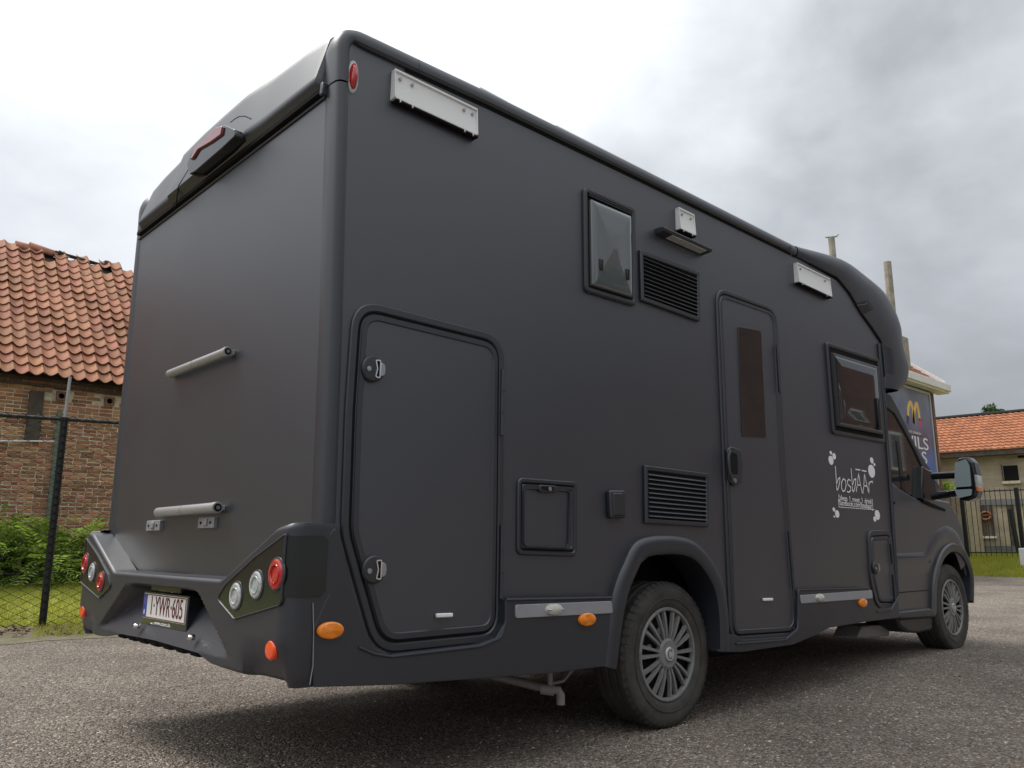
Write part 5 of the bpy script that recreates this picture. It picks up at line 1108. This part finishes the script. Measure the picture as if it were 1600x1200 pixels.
ptext('DEVILS', 1451, 696, .60, 1.75); ptext('BURGERS', 1449, 717, .60, 1.75)

# ================================================================== tall pole behind the motorhome
q = Dp(1299, 372, 21.0); q2 = Dp(1300, 470, 21.0)
PO2 = thing('utility_pole', 'concrete pole with a small steel crossarm rising behind the motorhome roof', 'pole', (float(q[0]), float(q[1]), 0))
MB().tube([(0, 0, -.1), (0, 0, q[2])], [.15, .085], 12).build('shaft', M['conc'], PO2)
MB().tube([(-.16 * CR[0], -.16 * CR[1], q[2] + .02), (.16 * CR[0], .16 * CR[1], q[2] + .05)], .022, 8).build('crossarm', M['steelgrey'], PO2)
MB().tube([(.12 * CR[0], .12 * CR[1], q[2] + .04), (.20 * CR[0], .20 * CR[1], q[2] + .11)], .02, 8).build('bracket', M['steelgrey'], PO2)

# ================================================================== low pale brick house on the right
LA = R_(96.8); LU = np.array([-math.cos(LA), -math.sin(LA)]); LN = np.array([LU[1], -LU[0]])  # LU runs to the right in view, LN points away
if LN @ CF[:2] < 0: LN = -LN
LO = Dp(1466, 712, 33.0)[:2]
def lpt(px, py, off=0): p = Pl(px, py, (LO[0] + LN[0] * off, LO[1] + LN[1] * off, 0), (LN[0], LN[1], 0)); return float((p[:2] - LO) @ LU), float(p[2])
LW = thing('low_house', 'low pale brick outbuilding with bright orange tiled roof and boarded openings behind the railings', 'house', (float(LO[0]), float(LO[1]), 0), math.atan2(LU[1], LU[0]))
dsg = 1 if (np.array([-LU[1], LU[0]]) @ LN) > 0 else -1
dd = lambda v: v * dsg
le = lpt(1530, 706)[1] - .18; lb = .45
def lbox(a, b, name, m, parent=LW, **k): lo = (min(a[0], b[0]), min(dd(a[1]), dd(b[1])), min(a[2], b[2])); hi = (max(a[0], b[0]), max(dd(a[1]), dd(b[1])), max(a[2], b[2])); return MB().box(lo, hi).build(name, m, parent, **k)
lbox((-.6, 0, lb - .4), (9, 6, le), 'wall', M['palebrick'], smooth=False)
lbox((-.8, -.30, le - .02), (9.2, -.04, le + .22), 'gutter', M['timber'], bevel=.02)
lbox((-.62, -.05, lb - .4), (9, -.002, lpt(1530, 853)[1]), 'plinth', mat('grey_plinth', (.13, .13, .13), .9, var=.2, vs=3), smooth=False)
ru, rz2 = lpt(1472, 655, 3.2); rise = rz2 - (le + .2); V, Fc, Sh = [], [], []; nr_, nc_ = 13, 46
for r in range(nr_):
    for c in range(nc_):
        cw = 10.2 / nc_; u0 = -.9 + cw * c + (.5 * (r / nr_)) * 0; y0 = -.32 + 3.5 * r / nr_; z0 = le + .2 + rise * r / nr_; y1 = y0 + 3.5 / nr_; z1 = z0 + rise / nr_; o_ = len(V)
        V += [(u0, dd(y0), z0 + .09), (u0 + cw * .5, dd(y0), z0 + .05), (u0 + cw * .98, dd(y0), z0 + .09), (u0 + cw * .98, dd(y1), z1 + .02), (u0 + cw * .5, dd(y1), z1 - .01), (u0, dd(y1), z1 + .02), (u0, dd(y0), z0), (u0 + cw * .98, dd(y0), z0)]
        Fc += [(o_, o_ + 1, o_ + 4, o_ + 5), (o_ + 1, o_ + 2, o_ + 3, o_ + 4), (o_ + 6, o_ + 7, o_ + 2, o_ + 1, o_)]; t = random.uniform(.82, 1.18); Sh += [(t, t * .98, t * .96)] * 8
mb = MB(); mb.v, mb.f = V, Fc; o = mb.build('roof', M['otile'], LW, smooth=False, shade=Sh)
MB().tube([(-.9, dd(3.2), rz2 + .03), (9.3, dd(3.2), rz2 + .03)], .10, 8).build('ridge', M['otile'], LW)
MB().add([(-.9, dd(6.7), le + .2), (9.3, dd(6.7), le + .2), (9.3, dd(3.2), rz2), (-.9, dd(3.2), rz2)], [(0, 1, 2, 3)]).build('roof_back', M['otile'], LW, smooth=False)
def lrect(p_, q_, name, m, y0=-.01, y1=.02, **k): a, b = lpt(*p_), lpt(*q_); return lbox((a[0], y0, a[1]), (b[0], y1, b[1]), name, m, **k)
wopen = lrect((1567, 728), (1593, 753), 'window_opening', M['seal'], -.012, .02, smooth=False)
lrect((1565.5, 726), (1567.5, 755), 'window_frame', M['timber'], -.05, 0, parent=wopen, smooth=False); lrect((1566, 752), (1595, 755), 'sill', M['mortar'], -.06, 0, parent=wopen, smooth=False)
lrect((1493, 782), (1640, 787), 'lintel_band', mat('grey_render', (.20, .20, .21), .9, var=.15, vs=2), -.04, .0, smooth=False)
w2 = lrect((1519, 789), (1556, 838), 'boarded_window', mat('dull_board', (.22, .16, .12), .8, c2=(.15, .11, .09), vs=1.5), -.03, 0, smooth=False)
for x_ in (1520, 1529, 1538, 1549): lrect((x_, 789), (x_ + 2.2, 838), 'window_bar', M['timber'], -.07, -.032, parent=w2, smooth=False)
lrect((1520, 838), (1558, 841), 'sill', M['whitepaint'], -.10, 0, parent=w2, smooth=False)
gq = [lpt(1541 + 8 * math.cos(t), 806 + 6 * math.sin(t)) for t in np.linspace(0, 6.0, 22)]
MB().tube([(a, dd(-.085), b) for a, b in gq], .045, 5).build('graffiti_ring', mat('orange_spray', (.27, .12, .06), .85), w2); MB().tube([(lpt(1528, 807)[0], dd(-.085), lpt(1528, 807)[1]), (lpt(1552, 804)[0], dd(-.085), lpt(1552, 804)[1])], .03, 5).build('graffiti_line', bpy.data.materials['orange_spray'], w2)
lrect((1573, 788), (1592, 858), 'door', M['timber'], -.03, 0, smooth=False)
lrect((1590, 700 + 12), (1604, 715), 'vent_slot', M['seal'], -.012, 0, smooth=False)
# ================================================================== black railings with posts
RXF = RX + 5.1
def rpt(px, py): p = Pl(px, py, (RXF, 0, 0), (1, .05, 0)); return float(p[1]), float(p[2])
rt = rpt(1545, 765)[1]; rb = rpt(1545, 869)[1]; RL = thing('iron_railings', 'black iron railings with thin vertical bars in front of the pale outbuilding', 'railings', (RXF, 0, 0))
ya, yb = rpt(1500, 800)[0] + 1.5, rpt(1640, 800)[0]
X_ = lambda y: -.05 * y
for z in (rt - .05, rb + .12): MB().tube([(X_(ya), ya, z), (X_(yb), yb, z)], .022, 6).build('rail', M['ironblack'], RL)
st = abs(rpt(1540, 800)[0] - rpt(1548, 800)[0]); k = 0; bar0 = None; y = ya
while y > yb:
    if bar0 is None: bar0 = MB().tube([(0, 0, rb), (0, 0, rt + .02)], .011, 6).build('bar', M['ironblack'], RL); bar0.location = (X_(y), y, 0)
    else: inst(bar0, RL, (X_(y), y, 0))
    y -= st
for px in (1505, 1592): y = rpt(px, 800)[0]; MB().box((X_(y) - .06, y - .06, rb - .2), (X_(y) + .06, y + .06, rt + .03)).build('post', M['ironblack'], RL, bevel=.01)
y0 = rpt(1583, 796)[0]; y1 = rpt(1596, 862)[0]
o = MB().tube([(-.3 + X_(y0), y0, rpt(1583, 796)[1]), (-.3 + X_(y1), y1, rpt(1597, 862)[1])], .07, 4).build('brace', M['ironblack'], RL)
q = Gd(1600, 900, .3); o = MB().box((-.11, -.11, -.4), (.11, .11, .86 - .3 + .0)).build('white_post', M['whitepaint'], None, bevel=.02)
qq = Pl(1602, 880, (RX + 2.2, 0, 0), (1, 0, 0)); o.location = (float(qq[0]), float(qq[1]), rpt(1600, 900)[1] * 0 + .28); tag(o, 'short white painted post at the right edge in front of the railings', 'post')

# ================================================================== trees
def tree(name, label, base, h, crown_r, zc, nl, seed, leaf=.12, cat='tree', trunk_r=.16):
    r = np.random.default_rng(seed); root = thing(name, label, cat, tuple(base)); tk = MB()
    tk.tube([(0, 0, -.2), (.05, .03, zc * .5), (0, .05, zc)], [trunk_r, trunk_r * .8, trunk_r * .5], 8); cl = []
    for k in range(16):
        a = r.random() * 6.283; e = r.uniform(-.2, 1.4); d = np.array([math.cos(a) * math.cos(e), math.sin(a) * math.cos(e), math.sin(e) * .8]) * crown_r * r.uniform(.45, .95); c = np.array([0, 0, zc]) + d; cl.append((c, crown_r * r.uniform(.2, .42))); tk.tube([(0, 0, zc * .8), tuple(np.array([0, 0, zc * .85]) + d * .5), tuple(c)], [trunk_r * .35, trunk_r * .2, .015], 5)
    tk.build('trunk', M['bark'], root); n_ = nl; ci = r.integers(0, 16, n_); C_ = np.array([c[0] for c in cl])[ci]; R2 = np.array([c[1] for c in cl])[ci]; v = r.normal(size=(n_, 3)); v /= np.linalg.norm(v, axis=1)[:, None]; P_ = C_ + v * (R2 * r.uniform(.3, 1.1, n_) ** .6)[:, None]
    a_ = r.normal(size=(n_, 3)); a_ /= np.linalg.norm(a_, axis=1)[:, None]; b_ = np.cross(a_, r.normal(size=(n_, 3))); b_ /= np.linalg.norm(b_, axis=1)[:, None]; s_ = leaf * r.uniform(.6, 1.3, n_)[:, None]
    V_ = np.stack([P_ - a_ * s_, P_ + b_ * s_ * .5, P_ + a_ * s_, P_ - b_ * s_ * .5], 1).reshape(-1, 3); sh = np.repeat(r.uniform(.6, 1.5, n_), 4)[:, None] * np.ones(3)
    npmesh('crown', V_, np.arange(4 * n_).reshape(-1, 4), M['leaf2'], root, shade=sh); return root
q = Dp(1553, 648, 46)
tree('leafy_tree', 'round green treetop showing above the orange roof ridge', (float(q[0]), float(q[1]), 0), 8, 1.25, float(q[2]) - .75, 3600, 5, .13)
q = Dp(1478, 735, 31.5)
frond_bush('garden_shrub', 'small green shrub between the poster house and the pale outbuilding', (float(q[0]), float(q[1]), float(q[2]) - .9), .6, .9, 60, 9)
MB().box((float(q[0]) - .8, float(q[1]) - .8, 0), (float(q[0]) + .8, float(q[1]) + .8, float(q[2]) - .85)).build('planter_wall', M['palebrick'], None, bevel=.02)
tag(bpy.data.objects['planter_wall'], 'pale brick planter under the small green shrub by the poster house', 'planter')
# ================================================================== what stands across the yard, seen in the panes
OH = thing('yard_house', 'dark red brick gabled house across the yard, mirrored in the motorhome windows', 'house', (12, -10.5, 0))
MB().box((1, -6, 0), (4.9, 0, 5.6)).build('wall', M['yardbrick'], OH, smooth=False); MB().box((5, -7, 0), (26, .05, 8.6)).build('wall', M['yardbrick'], OH, smooth=False)
for x0, x1, h in ((1, 4.9, 3.2),): MB().prism([(x0, 5.6), (x1, 5.6), ((x0 + x1) / 2, 5.6 + h)], .05, -6, side).build('gable', M['yardbrick'], OH, smooth=False)
for x0 in (2, 6.5, 10, 14.5, 19):
    for z0 in (1.0, 3.9): o = MB().box((x0, -.02, z0), (x0 + 1.1, .07, z0 + 1.4)).build('window', M['glass'], OH, smooth=False); mb = MB(); sweep(mb, [(x0 - .06, z0 - .06), (x0 + 1.16, z0 - .06), (x0 + 1.16, z0 + 1.46), (x0 - .06, z0 + 1.46)], [(0, .0), (0, .09), (.09, .09), (.09, .0)], side); mb.build('frame', M['whitepaint'], o, smooth=False)
tree('yard_tree', 'broad leafy tree across the yard, mirrored in the cab window', (9.0, -8.0, 0), 6, 2.2, 4.0, 6000, 8, .16)
tree('yard_tree', 'tall leafy tree beside the yard house, mirrored in the rear side window', (2.0, -19, 0), 9, 3.0, 6.4, 7000, 11, .18)
